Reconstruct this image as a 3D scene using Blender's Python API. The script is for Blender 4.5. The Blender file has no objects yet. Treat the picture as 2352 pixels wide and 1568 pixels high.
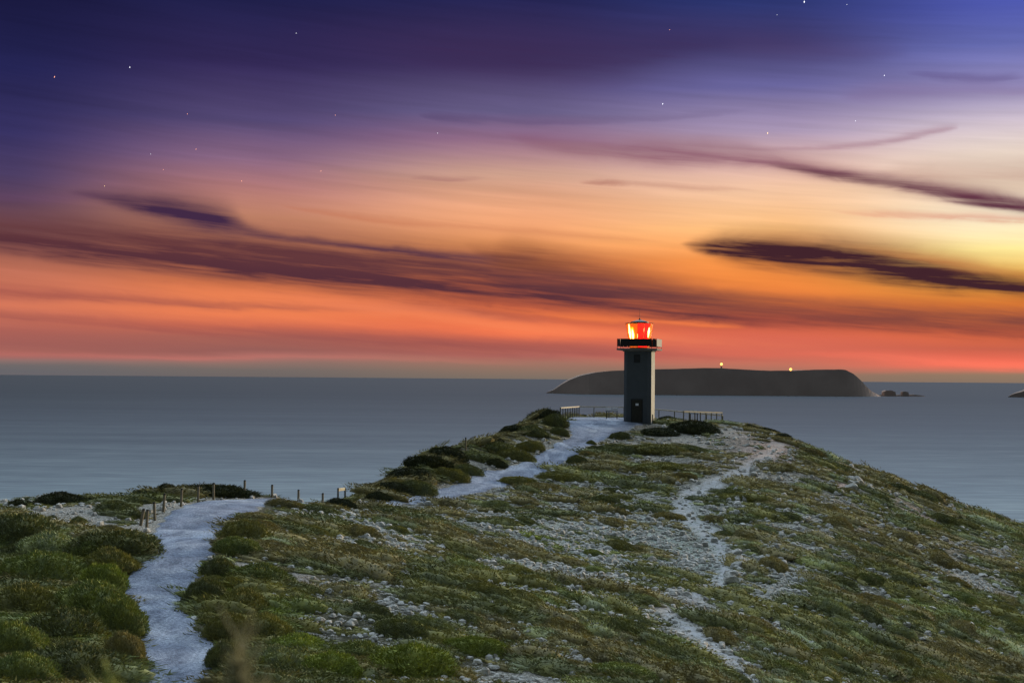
import bpy, math, random
import numpy as np
from mathutils import Vector, Matrix, Euler

random.seed(7)
rng = np.random.default_rng(11)
C = bpy.context.scene.collection
R = math.radians

# ------------------------------------------------------------------ camera
H = 82.0                       # eye height above the sea (m)
FP = 3267.0                    # focal length in units of a 2352 px wide frame
PITCH = math.atan((867.0 - 784.0) / FP)
ROLL = R(0.46)
cam_d = bpy.data.cameras.new('camera')
cam_d.sensor_width = 36.0
cam_d.lens = 36.0 * FP / 2352.0
cam_d.clip_start = 0.5
cam_d.clip_end = 300000.0
cam = bpy.data.objects.new('camera', cam_d)
C.objects.link(cam)
CAM_M = Matrix.Rotation(R(90) + PITCH, 3, 'X') @ Matrix.Rotation(ROLL, 3, 'Z')
cam.location = (0, 0, H)
cam.rotation_euler = CAM_M.to_euler()
cam_d.dof.use_dof = True
cam_d.dof.focus_distance = 130.0
cam_d.dof.aperture_fstop = 3.2
bpy.context.scene.camera = cam
MC = np.array(CAM_M)

def ray(px, py):
    v = np.stack([(np.asarray(px, float) - 1176.0) / FP, -(np.asarray(py, float) - 784.0) / FP,
                  -np.ones_like(np.asarray(px, float))], -1)
    return v @ MC.T
def at(px, py, d):
    """photo position + distance along the view -> world point"""
    return ray(px, py) * d + np.array([0, 0, H])
def proj(x, y, z):
    p = np.stack([x, y, z - H], -1) @ MC
    return 1176.0 + FP * p[..., 0] / -p[..., 2], 784.0 - FP * p[..., 1] / -p[..., 2], -p[..., 2]
def azel(px, py):
    v = ray(px, py)
    v = v / np.linalg.norm(v, axis=-1, keepdims=True)
    return math.atan2(v[0], v[1]), math.asin(v[2])

# ------------------------------------------------------------------ render / view
sc = bpy.context.scene
sc.view_settings.view_transform = 'Standard'
sc.view_settings.look = 'None'
sc.view_settings.exposure = 0.0
sc.view_settings.gamma = 1.0
sc.render.engine = 'CYCLES'
sc.cycles.max_bounces = 6
sc.cycles.transparent_max_bounces = 8

def lin(c):
    return tuple(((v / 255.0) / 12.92 if v / 255.0 <= 0.04045 else ((v / 255.0 + 0.055) / 1.055) ** 2.4) for v in c[:3])

# ------------------------------------------------------------------ node helper
class NT:
    def __init__(self, tree):
        self.t = tree; self.n = tree.nodes; self.l = tree.links
    def new(self, typ, **kw):
        nd = self.n.new(typ)
        for k, v in kw.items(): setattr(nd, k, v)
        return nd
    def put(self, sock, v):
        if isinstance(v, bpy.types.NodeSocket): self.l.new(v, sock)
        else: sock.default_value = v
    def m(self, op, a, b=None, c=None, clamp=False):
        nd = self.new('ShaderNodeMath', operation=op, use_clamp=clamp)
        self.put(nd.inputs[0], a)
        if b is not None: self.put(nd.inputs[1], b)
        if c is not None: self.put(nd.inputs[2], c)
        return nd.outputs[0]
    def mix(self, f, a, b, blend='MIX'):
        nd = self.new('ShaderNodeMix', data_type='RGBA', blend_type=blend)
        self.put(nd.inputs[0], f)
        for s, v in ((nd.inputs[6], a), (nd.inputs[7], b)):
            if isinstance(v, bpy.types.NodeSocket): self.l.new(v, s)
            else: s.default_value = (*v[:3], 1)
        return nd.outputs[2]
    def step(self, v, a, b):
        nd = self.new('ShaderNodeMapRange', interpolation_type='SMOOTHSTEP')
        self.put(nd.inputs[0], v); nd.inputs[1].default_value = a; nd.inputs[2].default_value = b
        return nd.outputs[0]
    def ramp(self, f, stops, interp='LINEAR'):
        nd = self.new('ShaderNodeValToRGB'); cr = nd.color_ramp; cr.interpolation = interp
        while len(cr.elements) < len(stops): cr.elements.new(0.5)
        for e, (p, c) in zip(cr.elements, stops):
            e.position = p; e.color = (*c[:3], 1) if not isinstance(c, float) else (c, c, c, 1)
        self.put(nd.inputs[0], f)
        return nd.outputs[0]
    def curve(self, f, pts):
        nd = self.new('ShaderNodeFloatCurve'); cv = nd.mapping.curves[0]
        nd.mapping.use_clip = False
        pts = sorted(pts)
        while len(cv.points) < len(pts): cv.points.new(0.5, 0.5)
        for p, (x, y) in zip(cv.points, pts):
            p.location = (x, y); p.handle_type = 'AUTO_CLAMPED'
        nd.mapping.update()
        self.put(nd.inputs[1], f)
        return nd.outputs[0]
    def xyz(self, x, y, z=0.0):
        nd = self.new('ShaderNodeCombineXYZ')
        self.put(nd.inputs[0], x); self.put(nd.inputs[1], y); self.put(nd.inputs[2], z)
        return nd.outputs[0]
    def noise(self, vec, scale, detail=3.0, rough=0.5, dist=0.0, color=False):
        nd = self.new('ShaderNodeTexNoise')
        if vec is not None: self.l.new(vec, nd.inputs['Vector'])
        nd.inputs['Scale'].default_value = scale; nd.inputs['Detail'].default_value = detail
        nd.inputs['Roughness'].default_value = rough; nd.inputs['Distortion'].default_value = dist
        return nd.outputs[1 if color else 0]

# ------------------------------------------------------------------ world: dusk sky over a sea horizon
SUN_AZ, SUN_EL = R(34), R(3.0)
world = bpy.data.worlds.new('World'); sc.world = world; world.use_nodes = True
world.node_tree.nodes.clear()
w = NT(world.node_tree)
world.cycles.sampling_method = 'MANUAL'; world.cycles.sample_map_resolution = 1024
dirv = w.new('ShaderNodeTexCoord').outputs['Generated']
sp = w.new('ShaderNodeSeparateXYZ'); w.l.new(dirv, sp.inputs[0])
az = w.m('ARCTAN2', sp.outputs[0], sp.outputs[1])
el = w.m('ARCSINE', sp.outputs[2])
AZ0, AZ1, EL1 = -0.38, 0.38, 0.30
a01 = w.m('DIVIDE', w.m('SUBTRACT', az, AZ0), AZ1 - AZ0)          # 0..1 across the seaward view
# long-exposure streaks: noise drawn out along the drift of the cloud, sloping gently to the right
sl = w.m('ADD', el, w.m('MULTIPLY', az, 0.085))
n1 = w.noise(w.xyz(w.m('MULTIPLY', az, 3.2), w.m('MULTIPLY', sl, 42.0), 3.1), 1.0, 3.0, 0.5, 0.3)
n2 = w.noise(w.xyz(w.m('MULTIPLY', az, 5.0), w.m('MULTIPLY', sl, 120.0), 9.4), 1.0, 3.0, 0.55, 0.2)
n3 = w.noise(w.xyz(w.m('MULTIPLY', az, 17.0), w.m('MULTIPLY', sl, 300.0), 5.2), 1.0, 5.0, 0.6, 0.4)
n3c = w.m('SUBTRACT', n3, 0.5)
n4 = w.noise(w.xyz(w.m('MULTIPLY', az, 26.0), w.m('MULTIPLY', sl, 90.0), 1.2), 1.0, 4.0, 0.6, 0.8)
n4c = w.m('SUBTRACT', n4, 0.5)
n1c = w.m('SUBTRACT', n1, 0.5); n2c = w.m('SUBTRACT', n2, 0.5)
elw = w.m('ADD', el, w.m('MULTIPLY', n1c, 0.009))
cols = {
 0: [(0,(26,26,64)),(150,(36,36,82)),(300,(55,50,98)),(400,(76,62,100)),(470,(96,68,90)),(530,(130,88,90)),(590,(180,108,88)),(650,(205,118,92)),(700,(218,122,92)),(760,(178,100,88)),(785,(164,97,90)),(803,(166,100,92)),(816,(170,106,100)),(826,(140,112,108)),(836,(112,105,105)),(852,(104,102,106)),(862,(106,102,106)),(880,(80,82,88))],
 588: [(0,(32,32,74)),(150,(53,43,88)),(280,(86,74,118)),(360,(136,102,130)),(430,(176,120,118)),(500,(206,140,110)),(580,(212,130,92)),(650,(235,130,80)),(700,(252,138,84)),(745,(238,124,84)),(775,(178,104,88)),(805,(152,96,90)),(821,(176,113,105)),(833,(140,112,104)),(848,(116,106,102)),(864,(110,102,100)),(882,(80,82,88))],
 1176: [(0,(38,38,84)),(150,(66,54,98)),(260,(106,96,138)),(320,(146,108,135)),(400,(208,162,142)),(480,(238,168,126)),(560,(242,158,98)),(640,(222,118,70)),(700,(235,115,72)),(765,(255,125,80)),(790,(205,108,86)),(815,(180,105,95)),(832,(160,115,100)),(850,(140,114,100)),(870,(122,110,100)),(888,(80,82,88))],
 1764: [(0,(44,54,112)),(100,(66,62,112)),(200,(106,102,158)),(300,(166,147,176)),(360,(212,175,175)),(440,(250,202,166)),(520,(253,192,126)),(600,(255,155,76)),(680,(255,140,62)),(730,(215,100,66)),(780,(218,106,84)),(815,(215,108,88)),(838,(190,115,96)),(856,(146,114,98)),(874,(128,110,98)),(892,(82,84,88))],
 2352: [(0,(78,88,172)),(100,(100,106,174)),(200,(150,142,188)),(290,(214,198,206)),(350,(240,222,206)),(430,(244,222,196)),(500,(253,238,208)),(570,(255,234,154)),(630,(255,192,82)),(700,(255,142,52)),(755,(232,110,64)),(800,(200,98,76)),(842,(252,114,90)),(856,(200,120,98)),(862,(150,122,100)),(884,(134,115,100)),(900,(84,84,86))],
}
prev = None
for px, rows in cols.items():
    st = []
    for py, c in rows:
        a, e = azel(px, py); st.append((min(1, max(0, (e + 0.01) / 0.29)), lin(c)))
    st.sort(key=lambda q: q[0])
    ac = azel(px, 700)[0]
    rc = w.ramp(w.m('DIVIDE', w.m('ADD', elw if px > 0 else elw, 0.01), 0.29), st, 'LINEAR')
    if prev is not None:
        rc = w.mix(w.step(az, prev[0], ac) if px not in () else 0, prev[1], rc)
    prev = (ac, rc)
sky = prev[1]
tone = w.m('ADD', 1.0, w.m('MULTIPLY', w.m('ADD', w.m('ADD', n1c, n2c), w.m('MULTIPLY', n3c, .3)), 0.40))
fade = w.step(el, 0.012, 0.06)
tone = w.m('ADD', 1.0, w.m('MULTIPLY', w.m('SUBTRACT', tone, 1.0), fade))
nd = w.new('ShaderNodeVectorMath', operation='SCALE'); w.l.new(sky, nd.inputs[0]); w.l.new(tone, nd.inputs['Scale'])
sky = nd.outputs[0]

# cloud banks: (photo x, photo y, half thickness, strength)
bands = [
 ((86,48,58), 1.05, [(-60,545,30,.9),(0,550,32,.95),(300,578,46,.95),(600,608,58,1.),(900,638,60,1.),(1200,668,54,1.),(1500,700,40,.95),(1800,730,20,.55),(2100,744,18,.45),(2352,760,18,.4)]),
 ((112,64,62), .95, [(-60,520,20,.35),(200,545,22,.4),(600,585,22,.45),(1000,620,22,.5),(1300,655,24,.6),(1600,690,24,.7),(1900,712,24,.75),(2352,735,24,.75)]),
 ((66,42,70), 1.05, [(150,440,4,0.0),(220,452,10,.5),(330,474,22,.8),(430,495,28,.95),(520,512,26,.8),(580,534,9,.6),(700,552,6,.6),(900,575,6,.7),(1130,597,7,.6),(1250,600,6,0.0)]),
 ((120,66,48), .9, [(1060,560,6,0.0),(1130,590,18,.5),(1190,595,28,.75),(1260,600,24,.65),(1450,630,14,.3),(1600,650,8,0.0)]),
 ((66,36,44), 1.12, [(1560,560,3,0.0),(1610,568,14,.7),(1700,580,28,1.),(1850,594,36,1.),(2000,613,38,1.),(2150,636,35,1.),(2260,650,28,1.),(2400,668,24,1.)]),
 ((240,150,80), .5, [(1900,560,3,0.0),(2050,580,8,.4),(2200,605,12,.6),(2352,632,12,.6)]),
 ((128,72,96), .9, [(1150,308,4,0.0),(1230,330,12,.35),(1400,348,18,.6),(1550,357,24,.75),(1700,362,22,.7),(1800,380,15,.8),(1900,400,15,.9),(2050,424,16,.95),(2200,448,18,.95),(2400,486,16,.95)]),
 ((86,44,60), .9, [(1750,375,3,0.0),(1850,394,7,.6),(1950,412,9,.75),(2100,434,9,.7),(2250,460,12,.8),(2400,488,12,.85)]),
 ((150,100,120), .7, [(1700,350,3,0.0),(1800,345,5,.45),(1950,335,6,.5),(2080,315,7,.55),(2180,295,5,.5),(2200,292,3,0.0)]),
 ((150,92,84), .75, [(2000,395,3,0.0),(2120,398,22,.35),(2352,405,36,.5)]),
 ((215,120,100), .8, [(1900,484,2,0.0),(2000,492,5,.4),(2130,500,6,.6),(2230,503,7,.75),(2352,508,6,.6)]),
 ((160,84,76), .85, [(-60,665,12,.8),(0,672,13,.85),(300,688,12,.8),(600,704,10,.65),(900,708,7,.45),(1200,730,7,.3),(1300,738,5,0.0)]),
 ((150,80,78), 1.0, [(-60,715,10,.45),(0,722,10,.5),(300,745,14,.5),(600,762,20,.55),(900,778,20,.6),(1200,795,16,.55),(1500,812,10,.3)]),
 ((150,90,86), .7, [(-60,770,20,.4),(300,785,18,.45),(700,792,18,.55),(1100,805,12,.4),(1400,815,8,0.0)]),
 ((255,140,92), .8, [(300,655,3,0.0),(500,672,10,.4),(800,700,14,.7),(1000,722,16,.6),(1200,752,14,.6),(1400,770,10,.5),(1700,790,8,.2)]),
 ((245,125,72), .9, [(1000,695,3,0.0),(1200,716,4,.4),(1450,735,7,.75),(1600,742,7,.7),(1720,748,5,0.0)]),
 ((226,122,110), .2, [(-60,806,4,.4),(0,808,4,.5),(400,815,4,.6),(800,824,4,.65),(1100,829,4,.4),(1250,832,3,0.0)]),
 ((255,122,96), .8, [(1800,812,3,0.0),(1950,822,6,.5),(2100,834,8,.8),(2352,846,8,.9)]),
 ((58,38,76), .8, [(600,80,30,0.0),(900,110,45,.35),(1150,130,50,.6),(1400,140,46,.6),(1600,105,34,.5),(1800,110,30,.35),(2050,140,20,0.0)]),
 ((92,76,130), .8, [(2080,170,3,0.0),(2180,178,9,.6),(2260,182,9,.6),(2352,176,6,.2)]),
 ((80,66,112), .7, [(1650,105,20,0.0),(1800,120,24,.4),(1950,124,20,.4),(2100,118,10,0.0)]),
 ((122,98,140), .7, [(1920,225,8,0.0),(2050,216,18,.5),(2200,212,16,.5),(2352,210,14,.5)]),
 ((84,68,108), .7, [(960,264,3,0.0),(1020,270,8,.7),(1080,275,8,.6),(1250,281,7,.45),(1400,276,6,.3),(1600,262,5,.25),(1750,250,3,0.0)]),
 ((150,95,100), .8, [(940,412,2,0.0),(1020,415,5,.5),(1070,413,4,.35),(1120,410,2,0.0)]),
 ((165,100,90), .8, [(1330,417,2,0.0),(1400,419,5,.65),(1460,421,4,.3),(1600,432,6,.35),(1750,441,3,0.0)]),
 ((190,110,80), .7, [(640,470,2,0.0),(720,482,5,.4),(850,500,7,.45),(1100,520,6,.3),(1400,545,5,.25),(1550,555,2,0.0)]),
 ((110,72,110), .5, [(-60,455,8,.3),(100,455,8,.3),(300,450,6,0.0)]),
]
for rgb, gain, pts in bands:
    cc = []; ww = []; ss = []
    for px, py, th, s in pts:
        a, e = azel(px, py); u = (a - AZ0) / (AZ1 - AZ0)
        cc.append((u, e / EL1)); ww.append((u, th / FP * 12.0)); ss.append((u, s * gain))
    cen = w.m('MULTIPLY', w.curve(a01, cc), EL1)
    wid = w.m('DIVIDE', w.curve(a01, ww), 12.0)
    stn = w.curve(a01, ss)
    dlt = w.m('SUBTRACT', w.m('ADD', w.m('ADD', elw, w.m('MULTIPLY', n2c, 0.0045)), w.m('ADD', w.m('MULTIPLY', n3c, .003), w.m('MULTIPLY', n4c, .0045))), cen)
    q = w.m('DIVIDE', w.m('ADD', w.m('MULTIPLY', w.m('MAXIMUM', dlt, 0.0), .75), w.m('MULTIPLY', w.m('MINIMUM', dlt, 0.0), -1.1)), wid)
    g = w.m('EXPONENT', w.m('MULTIPLY', w.m('POWER', q, 2.0), -0.85))
    g = w.m('MULTIPLY', w.m('MULTIPLY', g, stn), w.m('ADD', 1.0, w.m('MULTIPLY', w.m('ADD', w.m('ADD', n2c, n1c), n3c), 1.1)), clamp=True)
    sky = w.mix(g, sky, lin(rgb))
# above the view: unseen bright lobe added ahead to light the ground, dim behind
cosd = w.m('COSINE', w.m('SUBTRACT', az, R(8)))
front = w.m('POWER', w.m('MULTIPLY', w.m('ADD', cosd, 1.0), 0.5), 5.0)
high = w.ramp(w.m('DIVIDE', el, R(90)), [(0.0, (.020,.026,.045)), (.20, (.10,.13,.26)), (.36, (2.2,2.65,3.2)), (.62, (3.9,4.6,5.3)), (1.0, (.32,.39,.48))])
back = w.ramp(w.m('DIVIDE', el, R(90)), [(0.0, (.05,.07,.085)), (.6, (.14,.18,.22)), (1.0, (.32,.39,.48))])
upper = w.mix(front, back, high)
azabs = w.m('ABSOLUTE', w.m('SUBTRACT', az, R(12)))
inside = w.m('MULTIPLY', w.m('SUBTRACT', 1.0, w.step(el, R(15.3), R(26))), w.m('SUBTRACT', 1.0, w.step(azabs, R(42), R(85))))
sky = w.mix(inside, upper, sky)
bg = w.new('ShaderNodeBackground'); w.l.new(sky, bg.inputs[0]); bg.inputs[1].default_value = 1.0
wo = w.new('ShaderNodeOutputWorld'); w.l.new(bg.outputs[0], wo.inputs[0])

# ------------------------------------------------------------------ sun: the last glow on the right, very soft
sd = bpy.data.lights.new('sunset_glow', 'SUN'); sd.energy = 3.6; sd.angle = R(16); sd.color = (1.0, .76, .46)
so = bpy.data.objects.new('sunset_glow', sd); C.objects.link(so)
ld = Vector((math.sin(SUN_AZ + R(20)) * math.cos(R(7)), math.cos(SUN_AZ + R(20)) * math.cos(R(7)), math.sin(R(7))))
so.rotation_euler = ld.to_track_quat('Z', 'Y').to_euler()

# ------------------------------------------------------------------ object helpers
def tag(o, label=None, cat=None, group=None, kind=None):
    if label: o['label'] = label
    if cat: o['category'] = cat
    if group: o['group'] = group
    if kind: o['kind'] = kind
    return o
def mesh_from(name, V, F, mat, parent=None, smooth=False, attrs=None):
    V = np.asarray(V, np.float32); me = bpy.data.meshes.new(name)
    F = [np.asarray(f, np.int32) for f in (F if isinstance(F, list) else [F])]
    tot = np.concatenate([np.full(len(f), f.shape[1], np.int32) for f in F])
    idx = np.concatenate([f.ravel() for f in F])
    me.vertices.add(len(V)); me.vertices.foreach_set('co', V.ravel())
    me.loops.add(len(idx)); me.loops.foreach_set('vertex_index', idx)
    me.polygons.add(len(tot))
    me.polygons.foreach_set('loop_start', np.concatenate([[0], np.cumsum(tot)[:-1]]).astype(np.int32))
    me.polygons.foreach_set('loop_total', tot)
    me.polygons.foreach_set('use_smooth', np.full(len(tot), bool(smooth)))
    me.update(calc_edges=True)
    for k, a in (attrs or {}).items():
        a = np.asarray(a, np.float32)
        if a.ndim == 1:
            at_ = me.attributes.new(k, 'FLOAT', 'POINT'); at_.data.foreach_set('value', a)
        else:
            at_ = me.attributes.new(k, 'FLOAT_COLOR', 'POINT')
            at_.data.foreach_set('color', np.concatenate([a, np.ones((len(a), 1), np.float32)], 1).ravel())
    if mat: me.materials.append(mat)
    o = bpy.data.objects.new(name, me); C.objects.link(o)
    if parent: o.parent = parent
    return o
class MB:
    """collects simple solids into one mesh"""
    def __init__(self): self.v = []; self.q = []; self.tri = []
    def prism(self, ring0, ring1):
        """two matching rings (lists of xyz) -> closed solid"""
        n = len(ring0); b = len(self.v); self.v += [tuple(p) for p in ring0] + [tuple(p) for p in ring1]
        for i in range(n):
            j = (i + 1) % n; self.q.append((b + i, b + j, b + n + j, b + n + i))
        c0 = len(self.v); self.v.append(tuple(np.mean(ring0, 0))); self.v.append(tuple(np.mean(ring1, 0)))
        for i in range(n):
            j = (i + 1) % n; self.tri.append((c0, b + j, b + i)); self.tri.append((c0 + 1, b + n + i, b + n + j))
        return self
    def box(self, c, s, rz=0.0, bev=0.0):
        x, y, z = s[0] / 2, s[1] / 2, s[2] / 2
        ca, sa = math.cos(rz), math.sin(rz)
        def ring(zz, k):
            pts = [(-x + k, -y + k), (x - k, -y + k), (x - k, y - k), (-x + k, y - k)]
            return [(c[0] + a * ca - b * sa, c[1] + a * sa + b * ca, c[2] + zz) for a, b in pts]
        if bev > 0:
            self.prism(ring(-z, 0), ring(z - bev, 0)); self.prism(ring(z - bev + .0005, 0), ring(z, bev))
        else: self.prism(ring(-z, 0), ring(z, 0))
        return self
    def tube(self, p0, p1, r0, r1=None, n=12):
        r1 = r0 if r1 is None else r1
        p0 = Vector(p0); p1 = Vector(p1); d = (p1 - p0).normalized()
        a = d.orthogonal().normalized(); b = d.cross(a)
        rr = lambda p, r: [tuple(p + a * (r * math.cos(2 * math.pi * i / n)) + b * (r * math.sin(2 * math.pi * i / n))) for i in range(n)]
        return self.prism(rr(p0, r0), rr(p1, r1))
    def build(self, name, mat, parent=None, smooth=False):
        F = []
        if self.q: F.append(np.array(self.q))
        if self.tri: F.append(np.array(self.tri))
        return mesh_from(name, self.v, F, mat, parent, smooth)
def empty(name, loc, rz=0.0):
    o = bpy.data.objects.new(name, None); C.objects.link(o); o.location = loc; o.rotation_euler = (0, 0, rz); return o
def dup(root, loc, rot=None):
    r = root.copy(); C.objects.link(r); r.location = loc
    if rot is not None: r.rotation_euler = rot
    for ch in list(root.children):
        c = ch.copy(); C.objects.link(c); c.parent = r
        for g in ch.children:
            d = g.copy(); C.objects.link(d); d.parent = c
    return r

# ------------------------------------------------------------------ numpy noise
def _h(ix, iy, s):
    n = (ix.astype(np.int64) * 374761393 + iy.astype(np.int64) * 668265263 + s * 974634777) & 0x7fffffff
    n = ((n ^ (n >> 13)) * 1274126177) & 0x7fffffff
    return ((n ^ (n >> 16)) & 0xffff) / 65535.0
def vnoise(x, y, s=0):
    x = np.asarray(x, float); y = np.asarray(y, float)
    ix = np.floor(x); iy = np.floor(y); fx = x - ix; fy = y - iy
    fx = fx * fx * (3 - 2 * fx); fy = fy * fy * (3 - 2 * fy)
    a = _h(ix, iy, s); b = _h(ix + 1, iy, s); c = _h(ix, iy + 1, s); d = _h(ix + 1, iy + 1, s)
    return (a + (b - a) * fx) * (1 - fy) + (c + (d - c) * fx) * fy
def fbm(x, y, s=0, o=4, g=0.5):
    t = 0; a = 1; n = 0
    for k in range(o):
        t = t + a * vnoise(x * 2 ** k + 17.3 * k, y * 2 ** k - 9.1 * k, s + k); n += a; a *= g
    return t / n

# ------------------------------------------------------------------ terrain height
ctrl = [(0,1568,46),(0,1400,56),(0,1270,66),(0,1180,78),(150,1568,47),(200,1350,60),(220,1205,75),(200,1155,84),
 (400,1568,48),(400,1480,52),(350,1400,57),(370,1300,63),(430,1230,71),(470,1180,79),(530,1150,87),(350,1170,81),
 (700,1568,48),(700,1400,58),(700,1280,68),(700,1200,80),(700,1160,92),(860,1157,98),(620,1150,90),
 (1000,1568,49),(1000,1400,60),(1000,1280,74),(1000,1200,88),(1000,1152,102),(1150,1100,112),(1250,1050,122),
 (1350,1000,132),(1400,976,139),(1468,966,143),(1000,1065,112),(1070,1040,118),(1200,1003,127),(1270,968,137),
 (1300,964,142),(1330,958,154),(1500,960,155),(1600,974,149),(1655,980,149),(1300,1568,50),(1300,1400,63),
 (1300,1280,80),(1300,1180,98),(1300,1090,116),(1600,1568,52),(1600,1400,68),(1600,1280,84),(1600,1180,100),
 (1600,1080,118),(1600,1010,134),(1850,1568,55),(1850,1400,70),(1850,1280,84),(1850,1180,100),(1850,1090,118),
 (1800,1015,134),(1700,980,144),(1780,1002,141),(1900,1048,135),(2000,1083,131),(2150,1138,125),(2250,1183,121),
 (2352,1218,117),(2100,1568,58),(2100,1400,74),(2100,1280,92),(2100,1190,110),(2352,1568,62),(2352,1400,80),(2352,1280,100)]
P3 = np.array([at(a, b, c) for a, b, c in ctrl])
extra = np.array([(0,0,-1.75),(0,-25,-1.2),(25,0,-3),(-25,0,-3),(0,12,-3.8),(0,24,-6.8),(18,24,-7.5),(-18,24,-7.2),(-24,38,-9.6),(26,40,-11.6),
 (0,37,-9.2),(60,60,-16),(60,30,-13),(60,95,-16.5),(-55,60,-9.5),(-50,85,-8.8),(-50,20,-8)], float) + np.array([0, 0, H])
P3 = np.concatenate([P3, extra])
def _phi(r2): return np.where(r2 > 1e-9, 0.5 * r2 * np.log(r2 + 1e-12), 0.0)
S_ = 30.0
XY = P3[:, :2] / S_; N_ = len(XY)
K = _phi(((XY[:, None] - XY[None]) ** 2).sum(-1)) + np.eye(N_) * 0.002
A = np.zeros((N_ + 3, N_ + 3)); A[:N_, :N_] = K; A[:N_, N_] = 1; A[:N_, N_ + 1:] = XY; A[N_, :N_] = 1; A[N_ + 1:, :N_] = XY.T
Wt = np.linalg.solve(A, np.concatenate([P3[:, 2], [0, 0, 0]]))
crest_px = [(-120,1165,86),(0,1162,86),(100,1155,87),(200,1152,87),(300,1148,88),(420,1146,90),(540,1146,91),(640,1148,92),(740,1152,94),(800,1154,96),
 (845,1155,99),(900,1118,104),(950,1080,108),(1000,1048,113),(1040,1042,117),(1070,1038,119),(1120,1022,122),(1150,1006,124),(1200,988,129),(1250,965,136),
 (1285,955,144),(1315,958,157),(1420,958,159),(1560,962,157),(1668,975,153),(1700,976,147),(1780,1000,143),(1900,1046,137),(2000,1081,133),(2150,1136,127),(2250,1181,123),(2352,1217,119)]
poly = [tuple(at(a, b, c)[:2]) for a, b, c in crest_px]
poly = [(-90, 70)] + poly + [(60, 108), (80, 90), (110, 40), (110, -60), (-90, -60)]
poly = np.array(poly)
def outside(x, y):
    """distance outside the headland rim (0 inside)"""
    sh = x.shape; x = x.ravel(); y = y.ravel()
    d2 = np.full(x.shape, 1e18); ins = np.zeros(x.shape, bool)
    for i in range(len(poly)):
        a = poly[i]; b = poly[(i + 1) % len(poly)]; ab = b - a
        t = np.clip(((x - a[0]) * ab[0] + (y - a[1]) * ab[1]) / (ab @ ab), 0, 1)
        d2 = np.minimum(d2, (x - a[0] - t * ab[0]) ** 2 + (y - a[1] - t * ab[1]) ** 2)
        cr = (a[1] > y) != (b[1] > y)
        with np.errstate(divide='ignore', invalid='ignore'):
            xi = a[0] + (y - a[1]) / (b[1] - a[1] if b[1] != a[1] else 1e-9) * ab[0]
        ins ^= cr & (x < xi)
    d = np.sqrt(d2); d[ins] = 0
    return d.reshape(sh)
def terrain(x, y, fine=True):
    x = np.asarray(x, float); y = np.asarray(y, float); sh = x.shape; xf = x.ravel(); yf = y.ravel()
    # beyond the surveyed part, hold the edge height
    xc = np.clip(xf, -55, 62); yc = np.clip(yf, -25, 165)
    z = np.zeros(len(xf)) + Wt[N_] + Wt[N_ + 1] * xc / S_ + Wt[N_ + 2] * yc / S_
    for i in range(N_):
        z += Wt[i] * _phi((xc / S_ - XY[i, 0]) ** 2 + (yc / S_ - XY[i, 1]) ** 2)
    d = outside(xf, yf)
    drop = 1.15 * d * d / (d + 4.0)
    z = z - drop
    if fine:
        flat = 1 - 0.75 * np.exp(-(((xf - 11) / 9) ** 2 + ((yf - 147) / 9) ** 2))
        z += flat * ((fbm(xf / 9, yf / 7, 5, 2) - .5) * 0.5 + (fbm(xf / 2.2, yf / 1.6, 8, 3) - .5) * 0.26)
        z += np.minimum(d, 30) * 0.12 * (fbm(xf / 12, yf / 12, 3, 4) - .5) * 2
    z = np.maximum(z, -12)
    return z.reshape(sh)

# look-up grid for everything that stands on the ground
gx = np.concatenate([np.arange(-700, -80, 20.), np.arange(-80, -48, 2.), np.arange(-48, 62, 0.3), np.arange(62, 100, 2.), np.arange(100, 720, 20.)])
gy = np.concatenate([np.arange(-400, 0, 20.), np.arange(0, 36, 1.5), np.arange(36, 172, 0.3), np.arange(172, 210, 2.), np.arange(210, 620, 20.)])
GX, GY = np.meshgrid(gx, gy)
GZ = terrain(GX, GY)
def gz(x, y):
    x = np.asarray(x, float); y = np.asarray(y, float)
    i = np.clip(np.searchsorted(gx, x) - 1, 0, len(gx) - 2); j = np.clip(np.searchsorted(gy, y) - 1, 0, len(gy) - 2)
    fx = (x - gx[i]) / (gx[i + 1] - gx[i]); fy = (y - gy[j]) / (gy[j + 1] - gy[j])
    return (GZ[j, i] * (1 - fx) + GZ[j, i + 1] * fx) * (1 - fy) + (GZ[j + 1, i] * (1 - fx) + GZ[j + 1, i + 1] * fx) * fy
def hit(px, py, dmin=30.0):
    """first ground point along the sight line (None over the sea)"""
    r = ray(px, py); ts = np.arange(dmin, 175, 0.25)
    z = H + r[2] * ts; g = gz(r[0] * ts, r[1] * ts)
    k = np.nonzero(z <= g)[0]
    if len(k) == 0:
        k = np.argmin(z - g); t = ts[k]
        return np.array([r[0] * t, r[1] * t, gz(r[0] * t, r[1] * t)]), t
    t = ts[k[0]]
    return np.array([r[0] * t, r[1] * t, float(gz(r[0] * t, r[1] * t))]), t

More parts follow.
